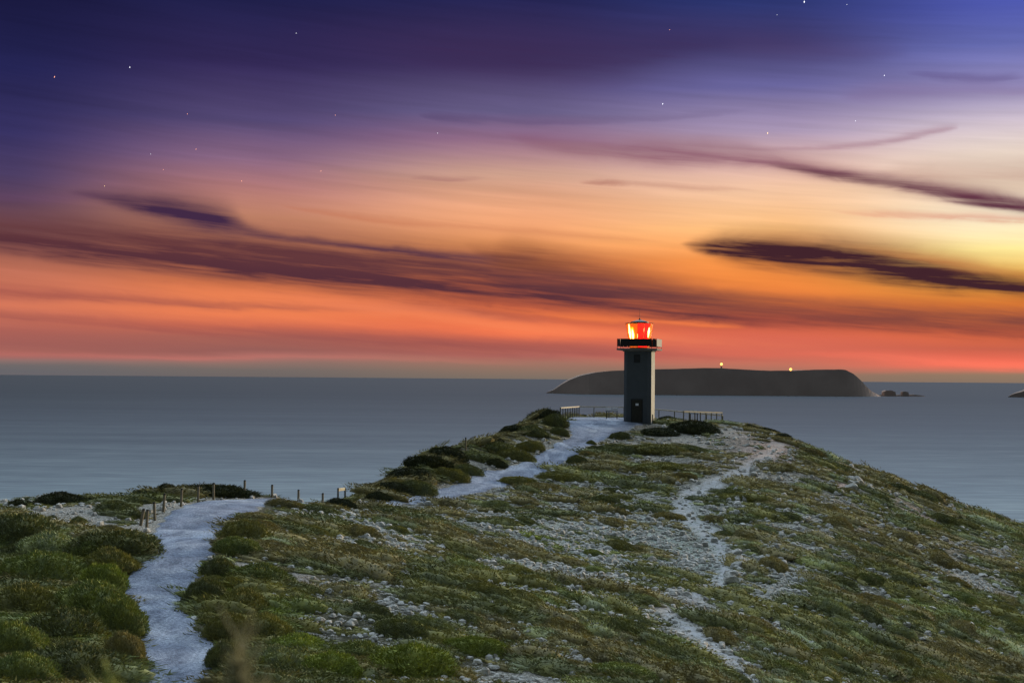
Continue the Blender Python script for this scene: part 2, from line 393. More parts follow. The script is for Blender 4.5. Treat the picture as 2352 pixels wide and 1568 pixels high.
# ------------------------------------------------------------------ bare-ground map (where scrub is thin)
blobs = [  # x, y, rx, ry, angle deg, bareness, rockiness
 (190,1202,200,42,4,.98,.10),(100,1165,140,16,0,.6,.1),(150,1225,40,40,0,.85,.1),(330,1170,60,22,-20,.8,.1),
 (800,1195,130,24,8,.80,.9),(760,1235,70,14,8,.65,.8),(900,1230,150,22,10,.72,.9),(690,1330,40,13,10,.92,.1),(560,1300,40,8,5,.85,.2),(660,1185,40,10,5,.8,.3),
 (1150,1185,200,35,2,.62,.8),(1100,1150,160,16,0,.55,.6),(1350,1230,260,45,6,.78,1.0),(1350,1150,240,30,-4,.55,.8),(1200,1130,120,18,-12,.55,.4),
 (1150,1285,170,26,16,.62,.9),(1120,1300,80,22,20,.75,1.),(1300,1330,110,20,25,.55,1.),(1250,1380,90,25,30,.45,.8),(1400,1290,110,30,10,.66,1.),
 (1560,1300,120,45,-10,.80,1.),(1620,1180,70,35,-30,.72,.9),(1500,1200,120,40,5,.60,.9),(1560,1100,150,40,10,.42,.9),(1500,1030,90,14,12,.64,.5),(1575,1010,60,16,18,.80,.2),(1690,995,50,14,10,.66,.4),
 (1720,1040,50,22,-30,.62,.7),(1700,1140,60,30,-60,.62,1.),(1740,1090,50,14,-50,.6,1.),(1810,1220,60,30,-50,.70,1.),(1780,1270,60,35,-20,.80,1.),(1790,1370,90,35,0,.92,.9),(1830,1330,50,30,0,.8,1.),
 (1930,1425,110,18,14,.72,1.),(2010,1480,50,10,25,.6,.8),(1950,1115,60,14,-20,.70,.5),(2100,1180,80,12,20,.50,.6),(2010,1130,60,10,20,.4,.5),
 (2130,1290,70,28,25,.5,1.),(2230,1330,100,24,35,.55,1.),(2290,1250,50,20,20,.35,1.),(1600,1400,100,25,-5,.72,.8),(1480,1370,120,25,10,.62,.9),
 (1450,1450,150,22,25,.40,.9),(1350,1480,120,18,28,.40,.9),(1560,1470,60,25,30,.6,.6),(1650,1500,80,14,35,.72,.5),(1740,1555,60,20,30,.75,.6),
 (400,1172,60,16,-38,.92,.25),(450,1152,70,12,-8,.85,.2),
 (1180,1556,130,14,4,.97,.05),(1280,1513,70,13,18,.95,.05),(730,1455,50,14,15,.75,.2),(1050,1530,40,8,0,.5,.2),(1330,1555,60,12,5,.8,.2),
 (1080,1052,45,14,0,.93,.1),(1200,1015,45,14,-35,.88,.1),(1225,990,30,10,-40,.8,.1),(1110,1075,80,10,-25,.45,.1),(1010,1100,60,12,-20,.25,.1),
]
trail_px = [(1815,990),(1790,1018),(1765,1045),(1735,1068),(1690,1090),(1640,1112),(1590,1138),(1562,1166),(1590,1196),(1625,1222),(1652,1252),(1662,1285),(1668,1320),(1630,1352),(1570,1378),(1530,1395),(1555,1430),(1610,1462),(1665,1502),(1720,1545),(1745,1580)]
tw = np.array([18,18,18,18,18,21,24,24,22,22,21,20,22,22,20,20,20,20,21,22,22], float)
def polydist(px, py, pts, wid):
    best = np.full(px.shape, 1e9)
    for i in range(len(pts) - 1):
        a = np.array(pts[i], float); b = np.array(pts[i + 1], float); ab = b - a
        t = np.clip(((px - a[0]) * ab[0] + (py - a[1]) * ab[1]) / (ab @ ab), 0, 1)
        wd = wid[i] * (1 - t) + wid[i + 1] * t
        best = np.minimum(best, np.hypot(px - a[0] - t * ab[0], (py - a[1] - t * ab[1]) * 1.5) / wd)
    return best
def surface_map(x, y, z):
    px, py, d = proj(x, y, z)
    ok = d > 5
    px = np.where(ok, px, -999); py = np.where(ok, py, 9999)
    B = .13 + .42 * ((px < 600) & (py < 1172) & (py > 1100)) + .29 * np.clip((px - 620) / 350, 0, 1) * np.clip((1520 - py) / 120, .55, 1) - .10 * np.clip((px - 1850) / 200, 0, 1); B = np.where((px > 800) & (py < 1150) & (px < 1310) & (py < 1150 - (px - 900) * .42), .02, B); K_ = np.full(px.shape, 0.85)
    for bx, by, rx, ry, an, b, k in blobs:
        ca, sa = math.cos(R(an)), math.sin(R(an)); dx = px - bx; dy = py - by
        u = (dx * ca + dy * sa) / rx; v = (-dx * sa + dy * ca) / ry
        g = np.exp(-(u * u + v * v) ** 1.3 * 0.7)
        K_ = np.where(b * g > B, k, K_); B = np.maximum(B, b * g)
    td = polydist(px, py, trail_px, tw)
    T = np.clip(1.5 - td, 0, 1)
    B = np.maximum(B, T * 1.05)
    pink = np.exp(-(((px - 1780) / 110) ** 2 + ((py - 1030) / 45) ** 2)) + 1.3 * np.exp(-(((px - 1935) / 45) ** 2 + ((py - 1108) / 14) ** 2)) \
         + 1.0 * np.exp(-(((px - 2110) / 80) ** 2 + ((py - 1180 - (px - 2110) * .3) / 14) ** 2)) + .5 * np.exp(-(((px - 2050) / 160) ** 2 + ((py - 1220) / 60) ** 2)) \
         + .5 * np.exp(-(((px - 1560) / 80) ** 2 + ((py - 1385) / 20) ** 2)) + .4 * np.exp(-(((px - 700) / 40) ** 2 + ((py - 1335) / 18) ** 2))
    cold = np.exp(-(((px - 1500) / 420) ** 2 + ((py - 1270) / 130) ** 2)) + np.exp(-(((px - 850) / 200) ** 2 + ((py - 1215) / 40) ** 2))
    return px, py, B, K_, T, np.clip(pink, 0, 1), np.clip(cold, 0, 1)

# main track edges (photo left edge, right edge)
path1 = [((280,1640),(515,1640)),((300,1568),(500,1568)),((328,1530),(486,1530)),((318,1483),(494,1483)),((305,1451),(470,1451)),((285,1412),(432,1412)),((278,1381),(425,1381)),((276,1333),(462,1333)),
 ((313,1298),(470,1298)),((334,1275),(488,1275)),((352,1247),(494,1247)),((350,1215),(520,1215)),((368,1189),(545,1189)),((405,1166),(600,1172)),((470,1150),(640,1160))]
def pathworld(edges):
    L = []; Rr = []
    for l, r in edges:
        L.append(hit(*l)[0]); Rr.append(hit(*r)[0])
    return L, Rr
L1, R1 = pathworld(path1)
path2 = [((905,1150),(935,1158)),((959,1138),(994,1155)),((1007,1122),(1058,1140)),((1067,1106),(1150,1122)),((1105,1087),(1190,1106)),((1153,1077),(1226,1098)),((1229,1046),(1293,1068)),
 ((1264,1027),(1343,1038)),((1303,1006),(1392,1010)),((1303,985),(1424,996)),((1294,970),(1466,983)),((1290,965),(1496,973))]
L2, R2 = pathworld(path2)
mid = [((505,1147),(700,1158)),((860,1155),(905,1160))]
# hidden stretch behind the crest, joined smoothly
def smooth(P, n=8):
    P = [np.array(p[:2]) for p in P]; out = []
    P = [P[0]] + P + [P[-1]]
    for i in range(1, len(P) - 2):
        for k in range(n):
            t = k / n; a, b, c, d = P[i - 1], P[i], P[i + 1], P[i + 2]
            out.append(0.5 * ((2 * b) + (-a + c) * t + (2 * a - 5 * b + 4 * c - d) * t * t + (-a + 3 * b - 3 * c + d) * t ** 3))
    out.append(P[-2]); return np.array(out)
lastc = (L1[-1] + R1[-1]) / 2; nextc = (L2[0] + R2[0]) / 2
def seg(a, b, f): return a * (1 - f) + b * f
Lall = L1 + [seg(L1[-1], L2[0], .35), seg(L1[-1], L2[0], .7)] + L2
Rall = R1 + [seg(R1[-1], R2[0], .35), seg(R1[-1], R2[0], .7)] + R2
PL = smooth(Lall); PR = smooth(Rall)
pathpoly = np.concatenate([PL, PR[::-1]])
# platform round the tower
plat = np.array([at(a, b, c)[:2] for a, b, c in [(1286,964,141),(1330,958,154.5),(1400,958,155),(1500,960,155),(1510,968,146),(1478,972,141),(1440,980,138.5),(1400,976,139)]])
def inpoly(x, y, pp):
    ins = np.zeros(x.shape, bool)
    for i in range(len(pp)):
        a = pp[i]; b = pp[(i + 1) % len(pp)]
        cr = (a[1] > y) != (b[1] > y)
        xi = a[0] + (y - a[1]) / (b[1] - a[1] if b[1] != a[1] else 1e-9) * (b[0] - a[0])
        ins ^= cr & (x < xi)
    return ins
def onpath(x, y): return inpoly(x, y, pathpoly) | inpoly(x, y, plat)

# ------------------------------------------------------------------ materials
def new_mat(name):
    m = bpy.data.materials.new(name); m.use_nodes = True; m.node_tree.nodes.clear()
    t = NT(m.node_tree); p = t.new('ShaderNodeBsdfPrincipled'); o = t.new('ShaderNodeOutputMaterial')
    t.l.new(p.outputs[0], o.inputs[0]); return m, t, p
def simple(name, rgb, rough=.7, metal=0.0, var=.15, scale=6.0, spec=.3, bump=0.0):
    m, t, p = new_mat(name)
    tc = t.new('ShaderNodeTexCoord').outputs['Object']
    n = t.noise(tc, scale, 5, .6)
    lo = tuple(c * (1 - var) for c in rgb); hi = tuple(min(1, c * (1 + var)) for c in rgb)
    t.l.new(t.ramp(n, [(.3, lo), (.7, hi)]), p.inputs['Base Color'])
    p.inputs['Roughness'].default_value = rough; p.inputs['Metallic'].default_value = metal
    p.inputs['Specular IOR Level'].default_value = spec
    if bump:
        b = t.new('ShaderNodeBump'); b.inputs['Strength'].default_value = bump; b.inputs['Distance'].default_value = .02
        t.l.new(n, b.inputs['Height']); t.l.new(b.outputs[0], p.inputs['Normal'])
    return m
def emit(name, rgb, s):
    m = bpy.data.materials.new(name); m.use_nodes = True; m.node_tree.nodes.clear()
    t = NT(m.node_tree); e = t.new('ShaderNodeEmission'); o = t.new('ShaderNodeOutputMaterial')
    e.inputs[0].default_value = (*rgb, 1); e.inputs[1].default_value = s; t.l.new(e.outputs[0], o.inputs[0]); return m

# ground: pale limestone soil, stone chips, brown litter under the scrub
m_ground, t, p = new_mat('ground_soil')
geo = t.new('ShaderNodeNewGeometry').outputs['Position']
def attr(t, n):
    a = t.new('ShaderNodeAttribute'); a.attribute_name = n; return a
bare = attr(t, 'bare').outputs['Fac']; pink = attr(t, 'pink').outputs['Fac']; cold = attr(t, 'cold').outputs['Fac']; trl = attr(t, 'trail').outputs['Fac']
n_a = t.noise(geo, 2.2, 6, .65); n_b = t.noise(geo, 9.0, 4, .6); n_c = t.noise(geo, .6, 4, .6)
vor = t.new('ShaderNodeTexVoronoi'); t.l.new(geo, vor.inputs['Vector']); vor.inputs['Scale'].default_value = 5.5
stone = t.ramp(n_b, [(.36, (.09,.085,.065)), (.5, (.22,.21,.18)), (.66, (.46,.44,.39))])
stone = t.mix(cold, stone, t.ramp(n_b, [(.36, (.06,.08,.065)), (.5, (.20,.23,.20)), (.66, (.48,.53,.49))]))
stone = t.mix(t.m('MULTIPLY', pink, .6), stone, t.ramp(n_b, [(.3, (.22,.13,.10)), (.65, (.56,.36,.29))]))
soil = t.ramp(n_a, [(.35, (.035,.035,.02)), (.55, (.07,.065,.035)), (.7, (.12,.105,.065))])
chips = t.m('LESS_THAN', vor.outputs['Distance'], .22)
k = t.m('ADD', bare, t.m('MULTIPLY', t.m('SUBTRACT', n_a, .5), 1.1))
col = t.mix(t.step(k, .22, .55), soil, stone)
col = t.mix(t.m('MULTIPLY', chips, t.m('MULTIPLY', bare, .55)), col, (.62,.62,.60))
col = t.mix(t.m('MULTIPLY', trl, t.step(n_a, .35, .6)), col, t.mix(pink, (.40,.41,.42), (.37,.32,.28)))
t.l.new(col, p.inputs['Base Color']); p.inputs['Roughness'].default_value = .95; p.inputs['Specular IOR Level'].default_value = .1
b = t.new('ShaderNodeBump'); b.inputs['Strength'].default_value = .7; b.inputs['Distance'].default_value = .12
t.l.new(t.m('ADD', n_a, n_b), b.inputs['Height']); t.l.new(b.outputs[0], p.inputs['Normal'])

def sc_(v, x, y):
    mp = TT_[0].new('ShaderNodeMapping'); TT_[0].l.new(v, mp.inputs[0]); mp.inputs['Scale'].default_value = (x, y, 1); return mp.outputs[0]
TT_ = [None]
# gravel track
m_path, t, p = new_mat('crushed_rock_track'); TT_[0] = t
geo = t.new('ShaderNodeNewGeometry').outputs['Position']
n_a = t.noise(geo, .45, 7, .68, .5); n_b = t.noise(geo, 8.0, 4, .7)
wl = attr(t, 'across').outputs['Fac']
c1 = t.ramp(n_a, [(.34, (.12,.145,.195)), (.46, (.18,.212,.282)), (.56, (.25,.29,.365)), (.68, (.40,.445,.505))])
c2 = t.ramp(n_b, [(.36, (.58,.58,.59)), (.5,(.9,.9,.9)), (.64, (1.3,1.3,1.28))])
rut = t.m('ADD', t.m('EXPONENT', t.m('MULTIPLY', t.m('POWER', t.m('SUBTRACT', wl, .3), 2.0), -90.0)), t.m('EXPONENT', t.m('MULTIPLY', t.m('POWER', t.m('SUBTRACT', wl, .72), 2.0), -90.0)))
c1 = t.mix(t.m('MULTIPLY', rut, .30), c1, (.38,.43,.54))
n_s = t.noise(sc_(geo, .35, .12), 1.0, 5, .65, .8)
c1 = t.mix(t.m('MULTIPLY', t.step(n_s, .50, .66), .75), c1, (.46,.52,.62))
edge = t.m('ADD', t.step(t.m('ABSOLUTE', t.m('SUBTRACT', wl, .5)), .34, .52), t.m('MULTIPLY', t.m('SUBTRACT', n_b, .5), .8))
c1 = t.mix(t.m('MULTIPLY', t.step(edge, .35, .8), .6), c1, (.22,.215,.18))
t.l.new(t.mix(.8, c1, c2, 'MULTIPLY'), p.inputs['Base Color']); p.inputs['Roughness'].default_value = .95; p.inputs['Specular IOR Level'].default_value = .1
b = t.new('ShaderNodeBump'); b.inputs['Strength'].default_value = 1.0; b.inputs['Distance'].default_value = .12
t.l.new(t.m('ADD', n_a, n_b), b.inputs['Height']); t.l.new(b.outputs[0], p.inputs['Normal'])

# sea: slow exposure, water smoothed to a sheen with faint wind lanes
m_sea, t, p = new_mat('sea_water')
geo = t.new('ShaderNodeNewGeometry').outputs['Position']
TT_[0] = t
l1 = t.noise(sc_(geo, .0016, .010), 1.0, 6, .62); l2 = t.noise(sc_(geo, .02, .11), 1.0, 5, .6); l3 = t.noise(sc_(geo, .0003, .0016), 1.0, 4, .55)
hh = t.m('ADD', t.m('ADD', t.m('MULTIPLY', l1, .36), t.m('MULTIPLY', l2, .42)), t.m('MULTIPLY', l3, .22))
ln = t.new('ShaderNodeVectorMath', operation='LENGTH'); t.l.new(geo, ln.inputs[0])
nearness = t.m('DIVIDE', 656.0, ln.outputs['Value'])          # far sea darkened, near sea lightened: reflection falloff put into the colour
dc = t.ramp(nearness, [(.0, (.016,.016,.015)), (.10, (.010,.013,.015)), (.25, (.036,.047,.058)), (.6, (.125,.165,.185)), (1.0, (.20,.255,.265))])
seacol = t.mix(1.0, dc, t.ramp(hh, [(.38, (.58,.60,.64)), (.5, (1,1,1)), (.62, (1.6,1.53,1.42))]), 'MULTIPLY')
m_sea.node_tree.nodes.remove(p)
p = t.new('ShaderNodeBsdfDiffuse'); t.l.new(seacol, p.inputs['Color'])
gl_ = t.new('ShaderNodeBsdfGlossy'); gl_.inputs['Roughness'].default_value = .30; gl_.inputs['Color'].default_value = (.85,.92,1,1)
ms = t.new('ShaderNodeMixShader'); ms.inputs[0].default_value = .11
t.l.new(p.outputs[0], ms.inputs[1]); t.l.new(gl_.outputs[0], ms.inputs[2])
t.l.new(ms.outputs[0], [n_ for n_ in t.n if n_.bl_idname == 'ShaderNodeOutputMaterial'][0].inputs[0])
b = t.new('ShaderNodeBump'); b.inputs['Strength'].default_value = .25; b.inputs['Distance'].default_value = 1.0
t.l.new(l2, b.inputs['Height']); t.l.new(b.outputs[0], gl_.inputs['Normal'])

# foliage: one for the scrub carpet (per-plant tint stored in the mesh), one for single shrubs (object colour)
def foliage(name, use_obj):
    m, t, p = new_mat(name)
    if use_obj:
        base = t.new('ShaderNodeObjectInfo').outputs['Color']
    else:
        base = attr(t, 'tint').outputs['Color']
    geo = t.new('ShaderNodeNewGeometry').outputs['Position']
    n = t.noise(geo, 1.7, 4, .6); n2 = t.noise(geo, 7.0, 3, .6)
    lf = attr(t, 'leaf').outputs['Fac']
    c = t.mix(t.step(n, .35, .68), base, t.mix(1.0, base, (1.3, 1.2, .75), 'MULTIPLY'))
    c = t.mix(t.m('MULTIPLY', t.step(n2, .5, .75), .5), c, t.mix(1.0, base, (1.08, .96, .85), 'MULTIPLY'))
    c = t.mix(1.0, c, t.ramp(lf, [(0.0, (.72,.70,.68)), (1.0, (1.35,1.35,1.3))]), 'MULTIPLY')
    t.l.new(c, p.inputs['Base Color']); p.inputs['Roughness'].default_value = .85; p.inputs['Specular IOR Level'].default_value = .12
    return m
m_scrub = foliage('heath_foliage_carpet', False); m_shrub = foliage('shrub_foliage', True)
m_rock, t, p = new_mat('limestone')
geo = t.new('ShaderNodeNewGeometry').outputs['Position']; oc = t.new('ShaderNodeTexCoord').outputs['Object']
n = t.noise(geo, 3.0, 6, .65); n2 = t.noise(geo, 12.0, 4, .6)
c = t.ramp(n, [(.3, (.26,.25,.22)), (.5, (.44,.44,.41)), (.68, (.62,.62,.59))])
c = t.mix(t.m('MULTIPLY', t.step(n2, .5, .7), .45), c, (.16,.15,.12))
t.l.new(c, p.inputs['Base Color']); p.inputs['Roughness'].default_value = .95; p.inputs['Specular IOR Level'].default_value = .1
b = t.new('ShaderNodeBump'); b.inputs['Strength'].default_value = .8; b.inputs['Distance'].default_value = .05
t.l.new(n2, b.inputs['Height']); t.l.new(b.outputs[0], p.inputs['Normal'])

# ------------------------------------------------------------------ ground, sea, track
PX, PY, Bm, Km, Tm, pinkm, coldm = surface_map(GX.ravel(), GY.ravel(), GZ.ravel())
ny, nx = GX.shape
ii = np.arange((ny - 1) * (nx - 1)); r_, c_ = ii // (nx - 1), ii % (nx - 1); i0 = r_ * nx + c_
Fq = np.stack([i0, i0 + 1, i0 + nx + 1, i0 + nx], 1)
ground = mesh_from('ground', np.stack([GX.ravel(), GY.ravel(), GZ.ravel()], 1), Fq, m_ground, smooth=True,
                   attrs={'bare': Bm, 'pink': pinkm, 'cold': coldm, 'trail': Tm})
tag(ground, kind='structure')
SE = 90000.0
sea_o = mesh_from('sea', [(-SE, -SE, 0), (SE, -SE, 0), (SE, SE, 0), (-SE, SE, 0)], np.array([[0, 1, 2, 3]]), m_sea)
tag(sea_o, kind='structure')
na = 13
def strip(Lp, Rp, name, lift=.035):
    V = []; A_ = []
    for l, r in zip(Lp, Rp):
        for k in range(na):
            f = k / (na - 1); q = l * (1 - f) + r * f
            V.append((q[0], q[1])); A_.append(f)
    V = np.array(V); e = np.array(A_)
    lf = np.where((e < .01) | (e > .99), -.06, lift)
    Z = gz(V[:, 0], V[:, 1]) + lf
    n = len(Lp); F = [(i * na + k, i * na + k + 1, (i + 1) * na + k + 1, (i + 1) * na + k) for i in range(n - 1) for k in range(na - 1)]
    return mesh_from(name, np.column_stack([V, Z]), np.array(F), m_path, smooth=True, attrs={'across': e})
# resample denser
def dense(P, n):
    s = np.concatenate([[0], np.cumsum(np.linalg.norm(np.diff(P, axis=0), axis=1))]); q = np.linspace(0, s[-1], n)
    return np.column_stack([np.interp(q, s, P[:, 0]), np.interp(q, s, P[:, 1])])
k_ = np.repeat(np.arange(len(PL) - 1), 2)
def dens2(P): 
    Q = np.empty((len(P) * 2 - 1, 2)); Q[::2] = P; Q[1::2] = (P[:-1] + P[1:]) / 2; return Q
PLd = dens2(PL); PRd = dens2(PR)
wob = (fbm(np.arange(len(PLd)) * .35, np.zeros(len(PLd)), 31, 3) - .5)[:, None]
dirw = (PRd - PLd) / np.linalg.norm(PRd - PLd, axis=1, keepdims=True)
tr = strip(PLd + dirw * wob * .9, PRd + dirw * wob * .9, 'path'); tag(tr, kind='structure')
# forecourt
cx, cy = plat.mean(0)
V = []; ring = []
pl2 = smooth(list(plat) + [plat[0]], 5)[:-1]
for f in np.linspace(0, 1, 14):
    for q in pl2: V.append((cx + (q[0] - cx) * f, cy + (q[1] - cy) * f, f))
V = np.array(V); nr = len(pl2)
Z = gz(V[:, 0], V[:, 1]) + np.where(V[:, 2] > .99, -.06, .045)
F = [(a * nr + i, a * nr + (i + 1) % nr, (a + 1) * nr + (i + 1) % nr, (a + 1) * nr + i) for a in range(13) for i in range(nr)]
fc = mesh_from('path_forecourt', np.column_stack([V[:, :2], Z]), np.array(F), m_path, smooth=True, attrs={'across': V[:, 2] * .1 + .45})
tag(fc, kind='structure')

# ------------------------------------------------------------------ lighthouse
LHd = 142.0
lb = at(1468, 966, LHd); lbz = float(gz(lb[0], lb[1])) + .02
lh = empty('lighthouse', (lb[0], lb[1], lbz), -R(10) - math.atan2(lb[0], lb[1]) * 1.0)
tag(lh, 'square chamfered concrete lighthouse with lit red and amber lantern on the summit', 'lighthouse')
m_wall = simple('shaded_wall_concrete', (.075,.085,.095), .8, var=.07, scale=1.5, bump=.05)  # darkened wall tone: shade on the tower put into the colour
m_dark = simple('dark_painted_steel', (.012,.011,.012), .5, var=.2)
m_door = simple('brown_timber_door', (.030,.026,.018), .6, var=.3)
m_slab = simple('balcony_concrete', (.16,.15,.14), .8, var=.1)
m_lit_panel = simple('sunlit_panel', (.30,.30,.27), .7, var=.1)  # lighter copy of the parapet colour, standing for glow on its right side
m_paper = simple('white_notice', (.75,.76,.78), .7, var=.05)
def octo(half, ch, z):
    """chamfered square ring"""
    a = half; c = ch * .7071
    return [(-a + c, -a, z), (a - c, -a, z), (a, -a + c, z), (a, a - c, z), (a - c, a, z), (-a + c, a, z), (-a, a - c, z), (-a, -a + c, z)]
hw = 1.365; ch = .464; TH = 7.12
mb = MB(); mb.prism(octo(hw, ch, -.5), octo(hw, ch, TH)); tower = mb.build('tower_shaft', m_wall, lh)
m_lit_wall = simple('sunlit_wall_tone', (.42,.42,.38), .8, var=.10, scale=1.5)  # lighter copy of the wall: sunset light put into the right face's colour
sf = MB(); sf.box((hw + .004, 0, TH / 2 - .12), (.03, 2 * (hw - ch * .7071) - .004, TH + .2)); sf.build('sunlit_wall_face', m_lit_wall, lh)
# door on the front face
dw, dh = 1.0, 2.15
fr = MB(); y0 = -hw - .012
fr.box((-dw / 2 - .04, y0, dh / 2 + .03), (.08, .06, dh + .06)); fr.box((dw / 2 + .04, y0, dh / 2 + .03), (.08, .06, dh + .06)); fr.box((0, y0, dh + .10), (dw + .16, .06, .08))
door = MB().box((0, -hw - .005, dh / 2 + .03), (dw, .05, dh)).build('door', m_door, lh)
fr.build('door_frame', m_dark, door)
MB().box((0.03, -hw - .045, 1.75), (.30, .02, .22)).build('notice', m_paper, door)
MB().tube((dw / 2 - .12, -hw - .03, 1.05), (dw / 2 - .12, -hw - .10, 1.05), .03).build('handle', m_dark, door)
# vent near the top
v = MB(); v.box((0, -hw - .005, 6.28), (.62, .05, .80))
vo = v.build('vent', m_dark, lh)
sl_ = MB()
for k in range(6): sl_.box((0, -hw - .04, 5.98 + k * .12), (.54, .03, .045))
sl_.build('vent_slats', simple('vent_slat', (.05,.055,.06), .6), vo)
# downpipe on the right face
MB().tube((hw + .05, -.35, -.2), (hw + .05, -.35, .78), .05).build('downpipe', m_dark, lh)
# balcony
BS = 2.02; CB = .60
bal = MB().prism(octo(BS, CB, TH), octo(BS, CB, TH + .17)).build('balcony_slab', m_slab, lh)
ug = MB().prism(octo(hw + .12, ch, TH - .12), octo(hw + .12, ch, TH - .001)).build('slab_cornice', m_slab, lh)
zr0, zr1 = TH + .38, TH + 1.13
def panel(c, n, wdt, mat, name='parapet_panel'):
    ang = math.atan2(n[1], n[0]) + math.pi / 2
    return MB().box((c[0], c[1], (zr0 + zr1) / 2), (wdt, .045, zr1 - zr0), ang, .01).build(name, mat, lh)
a_ = BS - .05; chs = CB; flat_w = 2 * BS - 2 * chs * .7071
for nx_, ny_ in ((0, -1), (1, 0), (0, 1), (-1, 0)):
    panel((nx_ * a_, ny_ * a_), (nx_, ny_), flat_w - .12, m_lit_panel if nx_ == 1 else m_dark)
dd = (BS - chs * .3535) * 1.0 - .05
for sx, sy in ((1, -1), (1, 1), (-1, 1), (-1, -1)):
    panel((sx * dd, sy * dd), (sx * .7071, sy * .7071), chs - .24, m_dark)
oc8 = octo(a_ - .01, chs, 0)
for (x, y, z) in oc8:
    MB().tube((x, y, TH + .17), (x, y, zr1 + .03), .022, n=8).build('parapet_post', m_dark, lh)
# lantern house: glass widens upward, twelve panes
LZ0, LZ1 = TH + .17, TH + 2.72
nL = 12; rb, rt = .98, 1.42
def lr(z):
    f = (z - LZ0) / (LZ1 - LZ0); return rb + (rt - rb) * f
def glasm(name, rgb, em, tr):
    m = bpy.data.materials.new(name); m.use_nodes = True; m.node_tree.nodes.clear()
    t = NT(m.node_tree); o = t.new('ShaderNodeOutputMaterial')
    tb = t.new('ShaderNodeBsdfTransparent'); tb.inputs[0].default_value = (*rgb, 1)
    tl = t.new('ShaderNodeBsdfTranslucent'); tl.inputs[0].default_value = (*rgb, 1)
    gl = t.new('ShaderNodeBsdfGlossy'); gl.inputs['Roughness'].default_value = .05; gl.inputs[0].default_value = (.6, .6, .6, 1)
    e = t.new('ShaderNodeEmission'); e.inputs[0].default_value = (*rgb, 1); e.inputs[1].default_value = em
    m1 = t.new('ShaderNodeMixShader'); m1.inputs[0].default_value = 1 - tr; t.l.new(tb.outputs[0], m1.inputs[1]); t.l.new(tl.outputs[0], m1.inputs[2])
    m2 = t.new('ShaderNodeMixShader'); m2.inputs[0].default_value = .06; t.l.new(m1.outputs[0], m2.inputs[1]); t.l.new(gl.outputs[0], m2.inputs[2])
    ad = t.new('ShaderNodeAddShader'); t.l.new(m2.outputs[0], ad.inputs[0]); t.l.new(e.outputs[0], ad.inputs[1])
    t.l.new(ad.outputs[0], o.inputs[0]); return m
m_red = glasm('glowing_red_glass', (1.0, .035, .02), .75, .45)  # lamp light coming through the pane is put in as emission
m_clear = glasm('amber_lit_glass', (1.0, .45, .08), .13, .80)  # weaker emission stands for amber lamp glow in the clear panes
m_bar = simple('lantern_glazing_bar', (.10,.05,.02), .5)
lant = MB()
lant.prism([(lr(LZ0) * math.cos(2 * math.pi * i / nL), lr(LZ0) * math.sin(2 * math.pi * i / nL), LZ0) for i in range(nL)],
           [(lr(LZ0 + .10) * math.cos(2 * math.pi * i / nL), lr(LZ0 + .10) * math.sin(2 * math.pi * i / nL), LZ0 + .10) for i in range(nL)])
lan = lant.build('lantern_room', m_bar, lh)
for i in range(nL):
    a0 = 2 * math.pi * i / nL; a1 = 2 * math.pi * (i + 1) / nL; am = (a0 + a1) / 2
    z0, z1 = LZ0 + .12, LZ1 - .06
    def pt(a, z, k=0.0): rr = lr(z) - k; return (rr * math.cos(a), rr * math.sin(a), z)
    g = .02
    pane = MB().prism([pt(a0 + g, z0), pt(a1 - g, z0), pt(a1 - g, z0, .02), pt(a0 + g, z0, .02)],
                      [pt(a0 + g, z1), pt(a1 - g, z1), pt(a1 - g, z1, .02), pt(a0 + g, z1, .02)])
    deg = (math.degrees(am)) % 360
    red = 262 < deg < 330
    po = pane.build('lantern_pane', m_red if red else m_clear, lan)
    if red: po['label'] = 'red glass pane'
    MB().tube(pt(a0, z0 - .02), pt(a0, z1 + .02), .014, n=6).build('glazing_bar', m_bar, lan)
# rim, roof and mast
rr_ = lambda r, z, n=24: [(r * math.cos(2 * math.pi * i / n), r * math.sin(2 * math.pi * i / n), z) for i in range(n)]
MB().prism(rr_(rt, LZ1 - .05), rr_(rt + .02, LZ1)).build('lantern_rim', m_bar, lan)
rf = MB(); rf.prism(rr_(.93, LZ1 + .002), rr_(.90, LZ1 + .13)); rf.prism(rr_(.90, LZ1 + .132), rr_(.12, LZ1 + .36)); rf.prism(rr_(.10, LZ1 + .362), rr_(.05, LZ1 + .50))
roof = rf.build('roof', m_dark, lh)
MB().tube((0, 0, LZ1 + .5), (0, 0, LZ1 + 1.42), .018, .010, 8).build('lightning_rod', m_dark, roof)
